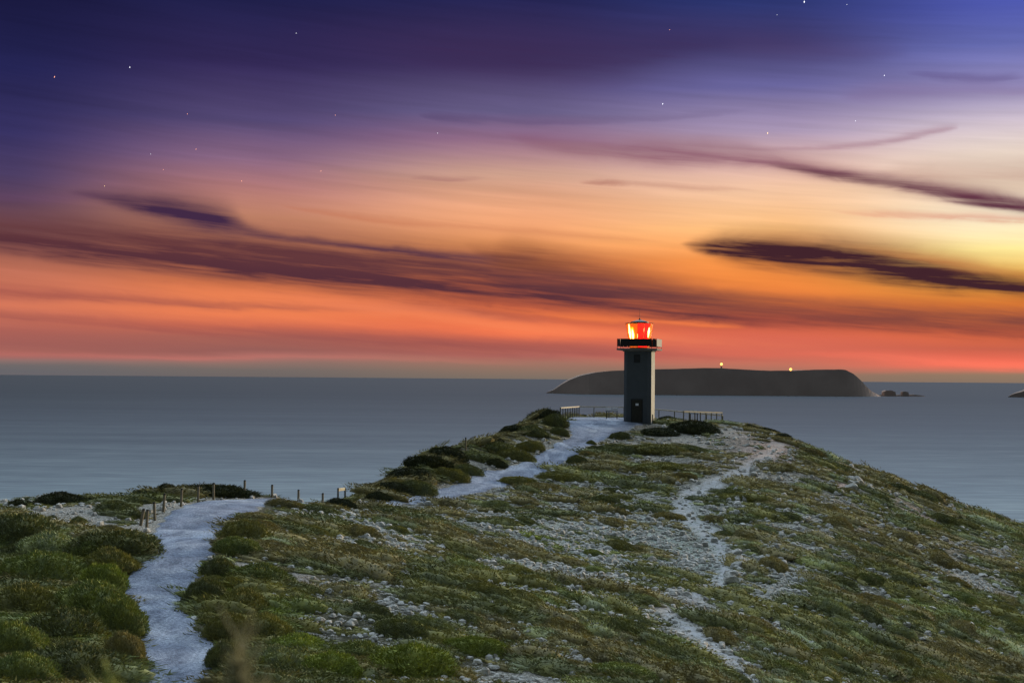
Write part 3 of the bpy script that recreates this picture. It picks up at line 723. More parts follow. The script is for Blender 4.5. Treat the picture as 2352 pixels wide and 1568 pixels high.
# the lamp: lens core, plus glowing tubes standing for its streaked reflections
m_lit = emit('streak_glow', (1.0, .66, .20), 6.0); m_lit2 = emit('lens_and_streak_glow', (1.0, .42, .08), 2.2)
lens = MB(); lens.tube((0, 0, LZ0 + .1), (0, 0, LZ0 + .95), .22, .16, 12); 
lo = lens.build('lamp_pedestal', m_dark, lh)
core = MB(); core.tube((0, 0, LZ0 + 1.0), (0, 0, LZ0 + 1.95), .16, .16, 16); core.build('lamp_lens', m_lit2, lh)
for adeg, rad, z0, z1, wd, mt in ((228,1.2,.75,2.42,.24,m_lit),(245,1.1,.70,2.1,.26,m_lit),(211,1.3,.95,2.45,.06,m_lit2),(268,1.0,1.0,1.5,.07,m_lit),(298,1.0,1.35,2.38,.20,m_lit),(309,1.05,1.65,2.1,.08,m_lit),(327,1.15,1.0,2.42,.25,m_lit),(345,1.28,.95,2.45,.06,m_lit2),(30,.9,.8,2.2,.2,m_lit),(90,.9,.8,2.2,.2,m_lit),(150,.9,.8,2.2,.2,m_lit)):
    a = R(adeg); zz0, zz1 = LZ0 + z0, LZ0 + z1
    rA = min(rad, lr(zz0) - .08); rB = min(rad + .12, lr(zz1) - .07)
    zm = (zz0 + zz1) / 2
    m_ = MB()
    m_.tube((rA * math.cos(a), rA * math.sin(a), zz0), ((rA + rB) / 2 * math.cos(a), (rA + rB) / 2 * math.sin(a), zm), wd * .25, wd * .6, 10)
    m_.tube(((rA + rB) / 2 * math.cos(a), (rA + rB) / 2 * math.sin(a), zm + .001), (rB * math.cos(a), rB * math.sin(a), zz1), wd * .6, wd * .3, 10)
    m_.build('light_streak', mt, lh)
pl = bpy.data.lights.new('lantern_light', 'POINT'); pl.energy = 60; pl.color = (1, .5, .2); pl.shadow_soft_size = .25
plo = bpy.data.objects.new('lantern_light', pl); C.objects.link(plo); plo.parent = lh; plo.location = (0, 0, LZ0 + 1.2)

# ------------------------------------------------------------------ timber posts beside the track
m_post = simple('weathered_pine_post', (.20,.18,.13), .9, var=.35, scale=9, bump=.3)
m_posttop = simple('dark_post_top', (.035,.035,.03), .9, var=.3)
def make_post(h, r, name='timber_post', capped=True):
    t_ = empty(name, (0, 0, 0))
    MB().tube((0, 0, -.25), (0, 0, h * .93), r, r * .97, 14).build('shaft', m_post, t_)
    MB().tube((0, 0, h * .93 + .001), (0, 0, h), r * 1.0, r * .82, 14).build('cap', m_posttop, t_)
    return t_
def z4(x, y): return ((400 + x / 2.138) * .5742, (1900 + y / 2.138) * .5742)
posts = [  # zoom x, top, bottom, tilt, label
 (398,292,460,2,'timber post next to the leaning stub at the left edge of the track'),
 (470,228,385,-3,'slightly tilted timber post third from the left beside the bend of the track'),
 (541,160,325,3,'grey timber post fourth from the left, standing on pale sand left of the track'),
 (692,114,270,2,'timber post between the rounded dark bush and the long dark bush'),
 (838,85,232,1,'timber post before the left end of the long dark bush behind the track'),
 (970,65,210,0,'timber post before the middle of the long dark bush behind the track'),
 (1234,47,195,1,'tallest looking timber post, alone at the crest of the track'),
 (1471,90,190,0,'timber post rising behind the low bush just right of the track crest'),
 (1697,127,225,0,'short dark timber post halfway between the track crest and the signboard'),
 (1905,127,212,0,'dark timber post nearest the small signboard'),
]
post0 = None
for i, (zx, zt, zb, tilt, lab) in enumerate(posts):
    px, pb = z4(zx, zb); _, ptp = z4(zx, zt)
    g, d = hit(px, pb)
    hgt = (pb - ptp) / FP * d
    hgt = min(1.45, max(.8, hgt))
    if post0 is None:
        post0 = make_post(1.12, .075); o = post0; o.location = g
    else: o = dup(post0, g)
    o.location = (g[0], g[1], g[2] - (1.12 - hgt) if hgt < 1.12 else g[2])
    if hgt > 1.12: o.scale = (1, 1, hgt / 1.12)
    o.rotation_euler = (0, R(tilt), random.random())
    o.rotation_euler = Euler((0, R(tilt), 0))
    tag(o, lab, 'post', 'timber posts along the track')
g, d = hit(*z4(346, 432))
o = make_post(.95, .085, 'leaning_post'); o.location = (g[0], g[1], g[2] - .05); o.rotation_euler = (0, R(10), 0)
tag(o, 'short leaning pale stub of a timber post beside the dark bush', 'post', 'timber posts along the track')
g, d = hit(1069.6, 1037.5); g = at(1069.6, 1038, 117.5); g[2] = gz(g[0], g[1])
o = make_post(1.36, .07, 'marker_post'); o.location = g
tag(o, 'solitary dark post in the sandy notch of the seaward slope', 'post')
# small signboard on two posts
pa, pb_ = z4(2035, 208), z4(2095, 228)
g, d = hit(pa[0], pa[1]); g2, d2 = hit(pb_[0], pb_[1])
s = empty('small_signboard', tuple(g)); tag(s, 'small pale signboard held between two low dark posts', 'sign')
vx = Vector(g2 - g); vx.z = 0
if vx.length > 1.6 or vx.length < .5: vx = vx.normalized() * .9
ang = math.atan2(vx.y, vx.x); Lx = min(1.0, vx.length)
for off, h in ((0, 1.15), (1, 1.05)):
    q = Vector((math.cos(ang), math.sin(ang), 0)) * (Lx * off)
    MB().tube((q.x, q.y, -.4), (q.x, q.y, h), .06, .058, 12).build('post', m_posttop, s)
MB().box((math.cos(ang) * Lx / 2, math.sin(ang) * Lx / 2 - .02, 1.04), (Lx - .08, .05, .20), ang, .01).build('board', simple('pale_board', (.62,.58,.44), .7), s)

# ------------------------------------------------------------------ timber rail fences round the viewing platform
m_rail = simple('pale_timber_rail', (.50,.45,.34), .8, var=.2, scale=5)
m_fpost = simple('grey_timber_post', (.16,.15,.12), .9, var=.3, scale=7)
def fence(name, nodes, label, hgt=1.15):
    """nodes: list of world xy of posts; rail runs over their heads"""
    e = empty(name, (nodes[0][0], nodes[0][1], float(gz(*nodes[0])))); o0 = np.array(e.location)
    tag(e, label, 'fence', 'timber fences round the viewing area')
    tops = []
    for x, y in nodes:
        z = float(gz(x, y)); tops.append(np.array([x, y, z + hgt]))
    tops = np.array(tops)
    # straighten rail heights
    s_ = np.concatenate([[0], np.cumsum(np.linalg.norm(np.diff(tops[:, :2], axis=0), axis=1))])
    if len(tops) > 3:
        cf = np.polyfit(s_, tops[:, 2], 1); tops[:, 2] = np.polyval(cf, s_)
    for (x, y), tp in zip(nodes, tops):
        z = float(gz(x, y))
        MB().box((x - o0[0], y - o0[1], (z - .3 + tp[2] - .03) / 2 - o0[2]), (.10, .10, tp[2] - .03 - z + .3)).build('post', m_fpost, e)
    for a, b_ in zip(tops[:-1], tops[1:]):
        m_ = MB(); a = a - o0; b_ = b_ - o0; d = (b_ - a); L = np.linalg.norm(d); d = d / L
        s1 = np.array([-d[1], d[0], 0]) * .075; up = np.array([0, 0, .06]); g_ = d * .003
        m_.prism([a + g_ - s1 - up, a + g_ + s1 - up, a + g_ + s1 + up, a + g_ - s1 + up], [b_ - g_ - s1 - up, b_ - g_ + s1 - up, b_ - g_ + s1 + up, b_ - g_ - s1 + up])
        m_.build('rail', m_rail, e)
    return e
def lerp_nodes(a, b, n, skip_first=False):
    return [tuple(np.array(a) * (1 - i / n) + np.array(b) * i / n) for i in range(1 if skip_first else 0, n + 1)]
pxy = lambda a, b, c: tuple(at(a, b, c)[:2])
A0 = pxy(1287, 963, 141.5); A1 = pxy(1330, 958, 154); A2 = pxy(1437, 958, 155.5)
left_nodes = lerp_nodes(A0, A1, 8) + lerp_nodes(A1, pxy(1364, 958, 154.2), 1, True) + lerp_nodes(pxy(1364, 958, 154.2), pxy(1433, 960, 154.5), 2, True)
fence('rail_fence', left_nodes, 'pale timber rail fence left of the lighthouse, close posts turning along the cliff')
B0 = pxy(1478, 960, 154.5); B1 = pxy(1660, 978, 149)
fence('rail_fence', lerp_nodes(B0, B1, 5), 'long timber rail fence running right from behind the lighthouse')
Cn = lerp_nodes(pxy(1570, 978, 142.5), pxy(1658, 980, 148.2), 7)
fence('rail_fence', Cn, 'short timber rail fence with close posts at the right corner of the viewing area')
# interpretive panels
def lectern_sign(px, py, d, wd, label, rz=0.0):
    p_ = at(px, py, d); z = float(gz(p_[0], p_[1]))
    e = empty('information_panel', (p_[0], p_[1], z), rz); tag(e, label, 'sign', 'information panels')
    for sx in (-1, 1): MB().box((sx * wd * .42, 0, .30), (.08, .09, 1.25)).build('leg', m_posttop, e)
    q = MB(); c = np.array([0, 0, 1.02])
    hw_ = wd / 2; dy = .28; dz = .20
    lo_ = [(-hw_, -dy, .86), (hw_, -dy, .86), (hw_, -dy + .02, .82), (-hw_, -dy + .02, .82)]
    hi_ = [(-hw_, dy, .86 + 2 * dz), (hw_, dy, .86 + 2 * dz), (hw_, dy + .02, .82 + 2 * dz), (-hw_, dy + .02, .82 + 2 * dz)]
    q.prism(lo_, hi_); pn = q.build('panel', simple('panel_face', (.05,.055,.065), .5), e)
    q2 = MB(); f = lambda u, v_: (-hw_ + u * wd, -dy + v_ * 2 * dy - .003, .865 + v_ * 2 * dz + .004)
    for (u0, u1, v0, v1) in ((.08, .45, .15, .8), (.55, .92, .45, .85)):
        a, b2, c2, d2 = f(u0, v0), f(u1, v0), f(u1, v1), f(u0, v1)
        lift = lambda p: (p[0], p[1], p[2] + .006)
        q2.prism([a, b2, c2, d2], [lift(a), lift(b2), lift(c2), lift(d2)])
    q2.build('printed_picture', simple('faded_print', (.12,.125,.135), .5, var=.4, scale=20), pn)
    return e
lectern_sign(1405, 962, 145, 1.28, 'slanted information panel on two legs left of the lighthouse door', R(-4))
lectern_sign(1593, 975, 146.2, .95, 'small information panel standing inside the right hand railing corner', R(10))
# short bollard by the tower's right foot
# ------------------------------------------------------------------ island, rocks and their lights
m_isl, t, p = new_mat('hazed_island_rock')  # haze in front of the island put into a lightened rock colour
geo = t.new('ShaderNodeNewGeometry').outputs['Position']
n = t.noise(geo, .006, 6, .6)
t.l.new(t.ramp(n, [(.35, (.34,.25,.205)), (.65, (.41,.305,.25))]), p.inputs['Base Color']); p.inputs['Roughness'].default_value = 1; p.inputs['Specular IOR Level'].default_value = 0
def island(name, prof, d, depth, label, cat='island', base=0.0, group=None, seed=1):
    """prof: photo (x, y) of the skyline from left to right; real height and thickness come from the distance"""
    xs = []; zs = []
    for px, py in prof:
        q = at(px, py, d); xs.append(q[0]); zs.append(max(q[2], 0))
    xs = np.array(xs); zs = np.array(zs)
    nX = 90; nV = 16
    X = np.linspace(xs[0], xs[-1], nX); Zt = np.interp(X, xs, zs)
    Zt = Zt * (1 + .02 * (fbm(X / (xs[-1] - xs[0]) * 40, X * 0, seed, 3) - .5)); 
    V = []
    for j in range(nV):
        v_ = -1 + 2 * j / (nV - 1)
        prf = 0.0 if abs(v_) > .999 else 1 - .05 * (1 - abs(v_))
        edge = np.clip((X - X[0]) / (.12 * (X[-1] - X[0])), 0, 1)
        yy = v_ * depth / 2 * (0.06 + .94 * edge ** 1.3)
        yy = yy + (fbm(X / 200, X * 0, seed + 3, 3) - .5) * depth * .04
        zz = Zt * prf
        zz = np.maximum(zz, 0) - .5
        V.append(np.column_stack([X, yy + d + depth / 2 * 0, zz]))
    V = np.concatenate(V); F = [(j * nX + i, j * nX + i + 1, (j + 1) * nX + i + 1, (j + 1) * nX + i) for j in range(nV - 1) for i in range(nX - 1)]
    o = mesh_from(name, V, np.array(F), m_isl, smooth=False)
    return tag(o, label, cat, group)
isl_prof = [(1255,901),(1272,894),(1290,881),(1305,872),(1330,862),(1360,855),(1400,851),(1430,850),(1500,848),(1540,847),(1600,845),(1640,845),(1700,849),(1750,851),(1800,851),(1850,849),(1900,848),(1915,849),(1932,857),(1946,869),(1958,882),(1970,895),(1990,906)]
isl = island('island', [(x, y) for x, y in isl_prof], 7600, 600, 'long flat topped dark island on the horizon behind the lighthouse')
island('sea_stack', [(2024,908),(2026,899),(2032,896),(2045,896),(2053,899),(2055,908)], 7500, 60, 'wider of the two dark rocks right of the island', 'sea rock', group='rocks off the island', seed=4)
island('sea_stack', [(2068,908),(2069,899),(2076,898),(2084,900),(2086,908)], 7500, 40, 'narrower of the two dark rocks right of the island', 'sea rock', group='rocks off the island', seed=6)
island('reef', [(1985,907.5),(2010,905.8),(2060,906),(2100,905.5),(2120,908.5)], 7520, 60, 'thin dark reef just above the water under the two rocks', 'reef', seed=8)
island('islet', [(2315,910),(2328,903),(2345,898),(2370,888),(2420,880),(2500,880),(2540,910)], 7500, 60, 'dark islet cut by the right edge of the view', 'island', seed=9)
def beacon(px, top, bot, d, label, hw_):
    a = at(px, bot, d); b2 = at(px, top, d); h = b2[2] - a[2] + 12
    e = empty('distant_lighthouse', (a[0], a[1], a[2] - 12)); tag(e, label, 'lighthouse', 'lights on the island')
    MB().tube((0, 0, 0), (0, 0, h), hw_, hw_ * .8, 12).build('tower', m_isl, e)
    MB().tube((0, 0, h + .01), (0, 0, h + 7), 2.5, 7.5, 12).tube((0, 0, h + 7.02), (0, 0, h + 14), 7.5, 2.5, 12).build('lamp', emit('distant_lamp', (1, .42, .08), 4.5), e)
    MB().tube((0, 0, h + 14.01), (0, 0, h + 18), 6, 1, 12).build('roof', m_isl, e)
    return e
beacon(1657, 839, 846, 7600, 'tiny lit lighthouse standing highest on the island', 5)
beacon(1816, 851, 852, 7600, 'small bright light low at the island edge further right', 4)

# ------------------------------------------------------------------ stars (short trails of a long exposure would be motion: built as points of light)
stars = [(125,177,1.3,0),(298,155,1.2,1),(430,262,.8,0),(770,265,.8,0),(450,343,.9,0),(375,390,.7,0),(555,416,.9,0),(737,393,.9,0),(240,427,.8,2),(680,77,.7,1),(1847,5,1.7,1),(1945,11,.7,1),(1785,35,.6,1),(1538,69,.7,0),(2031,174,1.0,1),(1522,239,1.2,1),(1763,306,1.4,2),(1965,278,.8,1),(1005,306,.7,1),(346,354,.6,1)]
smats = [emit('star_orange', (1, .42, .25), 2.2), emit('star_white', (.9, .92, 1), 2.2), emit('star_yellow', (1, .7, .3), 2.2)]
snm = ['faint reddish star above the clouds', 'white star in the clear sky', 'yellow star in the dusk sky']
for px, py, s_, k in stars:
    q = at(px, py, 120000.0); r0 = 22.0 * s_
    o = MB().tube((0, 0, -r0 * 1.9), (r0 * .5, 0, r0 * 1.9), r0 * .62, r0 * .9, 8).build('star', smats[k]); o.location = q
    lab = snm[k]
    if (px, py) == (1847, 5): lab = 'brightest white star, at the very top above the lighthouse'
    if (px, py) == (125, 177): lab = 'bright reddish star high in the dark upper left sky'
    if (px, py) == (298, 155): lab = 'bright white star high in the dark upper left sky'
    if (px, py) == (1763, 306): lab = 'bright yellow star above the mauve cloud'
    if (px, py) == (1522, 239): lab = 'bright white star straight above the lighthouse'
    tag(o, lab, 'star', 'stars')

# ------------------------------------------------------------------ plants
def dome(nu, nv, seed, lump=.12):
    r = np.random.default_rng(seed); V = []
    for j in range(nv + 1):
        th = math.pi / 2 * 1.12 * j / nv
        for i in range(nu):
            ph = 2 * math.pi * i / nu
            V.append((math.sin(th) * math.cos(ph), math.sin(th) * math.sin(ph), math.cos(th)))
    V = np.array(V); k = 1 + lump * 2 * (fbm(V[:, 0] * 2.3 + 7 * seed, V[:, 1] * 2.3 + V[:, 2] * 1.7, seed, 3) - .5)
    V = V * k[:, None]
    F = [(j * nu + i, j * nu + (i + 1) % nu, (j + 1) * nu + (i + 1) % nu, (j + 1) * nu + i) for j in range(nv) for i in range(nu)]
    return V, np.array(F)
def leaves(n, seed, L, W, lump=.12, up=.7, r0=.9):
    r = np.random.default_rng(seed + 100)
    z = r.random(n) ** .8 * 1.05 - .05; ph = r.random(n) * 2 * np.pi; s = np.sqrt(np.clip(1 - z * z, 0, 1))
    D = np.stack([s * np.cos(ph), s * np.sin(ph), z], 1)
    k = 1 + lump * 2 * (fbm(D[:, 0] * 2.3 + 7 * seed, D[:, 1] * 2.3 + D[:, 2] * 1.7, seed, 3) - .5)
    base = D * (k * (r0 + r.random(n) * (1.06 - r0)))[:, None]
    dr = D * .7 + np.array([0, 0, up]) + r.normal(size=(n, 3)) * .45; dr /= np.linalg.norm(dr, axis=1, keepdims=True)
    wv = np.cross(dr, r.normal(size=(n, 3))); wv /= np.linalg.norm(wv, axis=1, keepdims=True)
    ll = L * (.5 + r.random(n))[:, None]; ww = W * (.6 + .8 * r.random(n))[:, None]
    V = np.empty((n * 3, 3)); V[0::3] = base - wv * ww; V[1::3] = base + wv * ww; V[2::3] = base + dr * ll
    return V, np.arange(n * 3).reshape(n, 3), np.repeat(r.random(n), 3)
def shrub_mesh(seed, n, L, W, lump=.2, up=.7):
    dv, df = dome(26, 9, seed, lump); dv = dv * .93
    lv, lf, la = leaves(n, seed, L, W, lump, up)
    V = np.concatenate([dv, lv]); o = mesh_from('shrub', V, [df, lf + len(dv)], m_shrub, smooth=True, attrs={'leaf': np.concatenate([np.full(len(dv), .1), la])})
    C.objects.unlink(o); return o
protos = [shrub_mesh(s, 4200, .105, .020, .22, u) for s, u in ((1, .6), (2, .9), (3, .7), (4, .5), (5, 1.0), (6, .8))]
spiky = [shrub_mesh(s, 3200, .22, .024, .30, 1.3) for s in (11, 12)]
tints = {'dark': (0.158, 0.178, 0.094), 'green': (0.197, 0.235, 0.099), 'bright': (0.253, 0.304, 0.087), 'olive': (0.214, 0.218, 0.094), 'grey': (0.248, 0.286, 0.177), 'rust': (0.248, 0.23, 0.127), 'black': (0.058, 0.068, 0.042)}
def normal_at(x, y, e=.6):
    return Vector((float(gz(x - e, y) - gz(x + e, y)) / (2 * e), float(gz(x, y - e) - gz(x, y + e)) / (2 * e), 1)).normalized()
taken = []
def add_shrub(x, y, sx, sy, sz, tint, label, group, kind=0, rz=None, sink=.12, pool=None):
    src = (pool or protos)[random.randrange(len(pool or protos))]
    o = src.copy(); C.objects.link(o)
    z = float(gz(x, y)); nrm = normal_at(x, y)
    rz = random.uniform(-.3, .3) if rz is None else rz
    nrm = (nrm * .8 + Vector((0, 0, .2))).normalized()
    q = nrm.to_track_quat('Z', 'X')
    # keep the long axis running left to right
    xa = Vector((math.cos(rz), math.sin(rz), 0)); xa = (xa - nrm * xa.dot(nrm)).normalized(); ya = nrm.cross(xa)
    M = Matrix((xa, ya, nrm)).transposed()
    o.matrix_world = Matrix.Translation((x, y, z - sz * sink)) @ M.to_4x4() @ Matrix.Diagonal((sx, sy, sz, 1))
    c = np.array(tints[tint]) * random.uniform(.85, 1.15); o.color = (*c, 1)
    tag(o, label, 'shrub', group); taken.append((x, y, max(sx, sy)))
    return o
G1 = 'shrubs picked out on the headland'
expl = [  # photo centre x, base y, width, height, tint, depth ratio, label
 (45,1262,165,62,'dark',.8,'wide dark shrub at the left edge below the pale sand'),
 (256,1296,200,54,'dark',.7,'big dark rounded shrub left of the track just below the posts'),
 (252,1328,125,50,'olive',.7,'low shrub below the big dark one, touching the track'),
 (238,1366,100,56,'bright',.7,'bright yellow green shrub at the left edge of the track'),
 (115,1290,150,46,'grey',.8,'grey green shrub in the left thicket below the sand gap'),
 (210,1300,90,40,'green',.8,'green shrub filling the gap left of the big dark shrub'),
 (90,1345,190,56,'green',.7,'broad green shrub in the middle of the left thicket'),
 (215,1420,190,60,'green',.7,'light green shrub left of the track where it narrows'),
 (60,1420,160,60,'olive',.7,'olive shrub at the far left of the thicket'),
 (270,1470,120,70,'green',.7,'green shrub bulging over the left edge of the track'),
 (150,1490,190,66,'dark',.7,'dark shrub deep in the lower left thicket'),
 (30,1520,150,66,'green',.7,'green shrub in the lower left corner'),
 (285,1530,90,60,'rust',.7,'brownish shrub touching the lower track from the left'),
 (180,1572,230,60,'dark',.7,'dark shrub at the bottom edge in the left thicket'),
 (60,1586,150,60,'green',.7,'green shrub at the bottom left corner edge'),
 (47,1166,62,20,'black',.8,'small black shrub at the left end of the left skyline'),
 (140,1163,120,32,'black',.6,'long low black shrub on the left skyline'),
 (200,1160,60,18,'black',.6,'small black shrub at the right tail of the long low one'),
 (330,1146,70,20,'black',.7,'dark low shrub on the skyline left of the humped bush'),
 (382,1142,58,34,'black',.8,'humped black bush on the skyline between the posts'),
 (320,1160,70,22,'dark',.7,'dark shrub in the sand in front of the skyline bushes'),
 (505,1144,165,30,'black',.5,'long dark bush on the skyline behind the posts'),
 (118,1202,36,14,'dark',.8,'small dark tuft on the pale sand, left one of two'),
 (181,1211,44,20,'dark',.8,'small dark tuft on the pale sand, right one of two'),
 (315,1195,50,18,'dark',.8,'dark shrub behind the leaning stub'),
 (655,1170,140,26,'rust',.6,'low brown shrub immediately right of the track crest'),
 (730,1180,100,22,'dark',.6,'dark shrub right of the brown one on the crest'),
 (780,1170,110,30,'black',.6,'dark shrub in front of the small signboard'),
 (590,1198,100,18,'rust',.7,'low brown shrub right of the track just under the crest'),
 (560,1245,120,46,'olive',.7,'olive shrub right of the track bend'),
 (545,1280,110,40,'green',.7,'green shrub hanging over the right edge of the track'),
 (505,1335,95,44,'dark',.8,'dark shrub at the right edge of the track below the pale gap'),
 (600,1345,150,40,'green',.7,'green shrub a step right of the track below the pale gap'),
 (470,1400,105,60,'dark',.8,'dark brown shrub bulging over the track where it narrows'),
 (560,1420,140,56,'olive',.8,'olive brown shrub right of the narrowest track'),
 (520,1480,110,60,'olive',.8,'olive shrub beside the lower right track edge'),
 (515,1540,90,60,'dark',.8,'dark shrub at the bottom right edge of the track'),
 (610,1480,140,56,'olive',.7,'brown green shrub right of the lower track'),
 (640,1560,150,60,'grey',.7,'pale grey green shrub at the bottom right of the track'),
 (760,1570,160,62,'bright',.7,'bright green shrub at the bottom edge next to the pale grey one'),
 (950,1568,240,76,'bright',.7,'largest yellow green shrub at the bottom edge beside the sand patch'),
 (830,1530,180,46,'green',.7,'green shrub above the largest yellow green one'),
 (1090,1512,180,40,'bright',.5,'yellow green streak of shrub above the bottom sand patch'),
 (690,1505,160,40,'bright',.6,'bright green shrub left of the bottom middle'),
 (1420,1566,170,34,'green',.6,'green shrub right of the bottom sand patch'),
 # seaward hill
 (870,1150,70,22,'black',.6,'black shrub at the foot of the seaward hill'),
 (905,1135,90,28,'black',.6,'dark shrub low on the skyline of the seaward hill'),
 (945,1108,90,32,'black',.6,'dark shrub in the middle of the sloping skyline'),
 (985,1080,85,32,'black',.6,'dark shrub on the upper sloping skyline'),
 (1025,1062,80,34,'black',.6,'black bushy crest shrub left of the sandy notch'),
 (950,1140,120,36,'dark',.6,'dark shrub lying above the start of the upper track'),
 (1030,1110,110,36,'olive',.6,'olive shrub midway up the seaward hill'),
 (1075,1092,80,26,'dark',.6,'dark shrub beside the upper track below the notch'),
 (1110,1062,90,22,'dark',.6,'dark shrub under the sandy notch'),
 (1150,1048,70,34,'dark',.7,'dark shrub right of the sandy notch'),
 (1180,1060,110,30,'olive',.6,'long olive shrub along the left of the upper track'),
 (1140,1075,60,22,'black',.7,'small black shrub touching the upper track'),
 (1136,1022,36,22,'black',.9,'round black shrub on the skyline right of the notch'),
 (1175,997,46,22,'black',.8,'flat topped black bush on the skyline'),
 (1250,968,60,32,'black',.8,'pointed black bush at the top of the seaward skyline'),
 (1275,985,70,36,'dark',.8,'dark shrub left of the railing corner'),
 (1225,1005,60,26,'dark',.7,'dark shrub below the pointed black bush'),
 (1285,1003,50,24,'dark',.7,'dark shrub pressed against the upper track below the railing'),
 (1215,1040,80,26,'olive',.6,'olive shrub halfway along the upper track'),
 (1340,958,26,9,'black',.8,'tiny dark bush behind the close fence posts'),
 # right of the upper track
 (1195,1118,120,22,'olive',.5,'long olive shrub at the right edge of the upper track'),
 (1240,1130,120,22,'rust',.5,'brown shrub under the long olive one'),
 (1285,1105,110,22,'olive',.5,'olive shrub beside the middle of the upper track'),
 (1325,1070,70,24,'dark',.6,'dark shrub at the right side of the steep upper track'),
 (1370,1040,60,18,'dark',.6,'small dark shrub beside the upper track'),
 (1358,1023,34,12,'dark',.8,'tiny dark shrub at the track edge below the lighthouse'),
 (1425,1012,80,20,'dark',.6,'dark shrub where the track opens to the forecourt'),
 (1515,1003,96,20,'black',.6,'black shrub right in front of the lighthouse base'),
 (1500,1045,150,22,'olive',.5,'long olive shrub below the lighthouse'),
 (1420,1045,100,22,'dark',.5,'dark shrub left of the long olive one below the lighthouse'),
 (1530,1085,170,22,'olive',.4,'second long olive shrub further below the lighthouse'),
 (1535,968,60,14,'black',.8,'low black bush at the foot of the long railing'),
 (1590,1000,120,34,'black',.6,'big black bush in front of the right railing'),
 (1590,1040,90,16,'dark',.5,'long dark shrub under the bare slope'),
 (1722,990,34,16,'black',.9,'squat black bush right of the railing'),
 (1760,998,80,16,'black',.6,'dark low shrub on the right skyline beside the squat bush'),
 (1800,1012,50,18,'black',.7,'dark shrub where the right skyline begins to fall'),
]
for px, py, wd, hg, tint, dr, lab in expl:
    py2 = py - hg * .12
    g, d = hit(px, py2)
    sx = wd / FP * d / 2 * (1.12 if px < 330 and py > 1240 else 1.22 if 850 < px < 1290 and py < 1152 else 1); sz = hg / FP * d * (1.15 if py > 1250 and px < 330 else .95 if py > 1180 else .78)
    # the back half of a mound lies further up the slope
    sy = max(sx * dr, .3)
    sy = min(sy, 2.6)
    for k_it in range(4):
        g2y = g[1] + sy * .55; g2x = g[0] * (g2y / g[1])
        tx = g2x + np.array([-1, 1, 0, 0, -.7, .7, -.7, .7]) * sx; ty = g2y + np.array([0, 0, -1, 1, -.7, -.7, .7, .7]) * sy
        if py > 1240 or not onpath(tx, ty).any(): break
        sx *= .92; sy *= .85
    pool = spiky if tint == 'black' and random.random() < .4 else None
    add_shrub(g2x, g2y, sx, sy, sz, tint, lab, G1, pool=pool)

# one vectorised test: how much scrub grows at a point
LAY = R(-42)
def lay(x, y):
    """ground coordinates along / across the wind"""
    return x * math.cos(LAY) + y * math.sin(LAY), -x * math.sin(LAY) + y * math.cos(LAY)
def layrot(px, py):
    return -R(12) - R(48) * np.clip((px - 500) / 1300, 0, 1) * np.clip((py - 980) / 200, 0, 1)
def density(x, y):
    z = gz(x, y); px, py, B, K_, T, pk, cd = surface_map(x, y, z)
    u, v = lay(x, y)
    n = fbm(u / 6.0 + 3, v / 2.2, 41, 3) * .52 + fbm(u / 2.1, v / .8 + 9, 47, 3) * .48
    n = np.clip((n - .5) * 2.7 + .5, 0, 1)
    return px, py, B, K_, T, pk, cd, n
def tint_for(x, y, px, py, r):
    u, v_ = lay(x, y); m = fbm(u / 9 + 5, v_ / 3.5, 61, 3); m2 = fbm(u / 3.0, v_ / 1.2 + 4, 67, 2)
    names = ['dark', 'olive', 'green', 'bright', 'rust', 'grey', 'black']
    cols_ = np.array([tints[k] for k in names])
    v = (m - .5) * 3.4 + (m2 - .5) * 1.6 + (r - .5) * .6
    far = np.clip((1200 - py) / 150, 0, 1)          # the heath on the upper slope is browner
    v = v - .12 - far * .5 - .30 * np.clip((px - 550) / 200, 0, 1)
    right = np.clip((px - 1500) / 500, 0, 1) * np.clip((py - 1200) / 150, 0, 1)
    idx = np.where(v < -.6, 4, np.where(v < -.05, 0, np.where(v < .45, 1, np.where(v < 1.0, 2, 3))))
    idx = np.where((r > .93), 5, idx)
    c = cols_[idx]
    return c * (0.85 + .3 * r[:, None]), idx

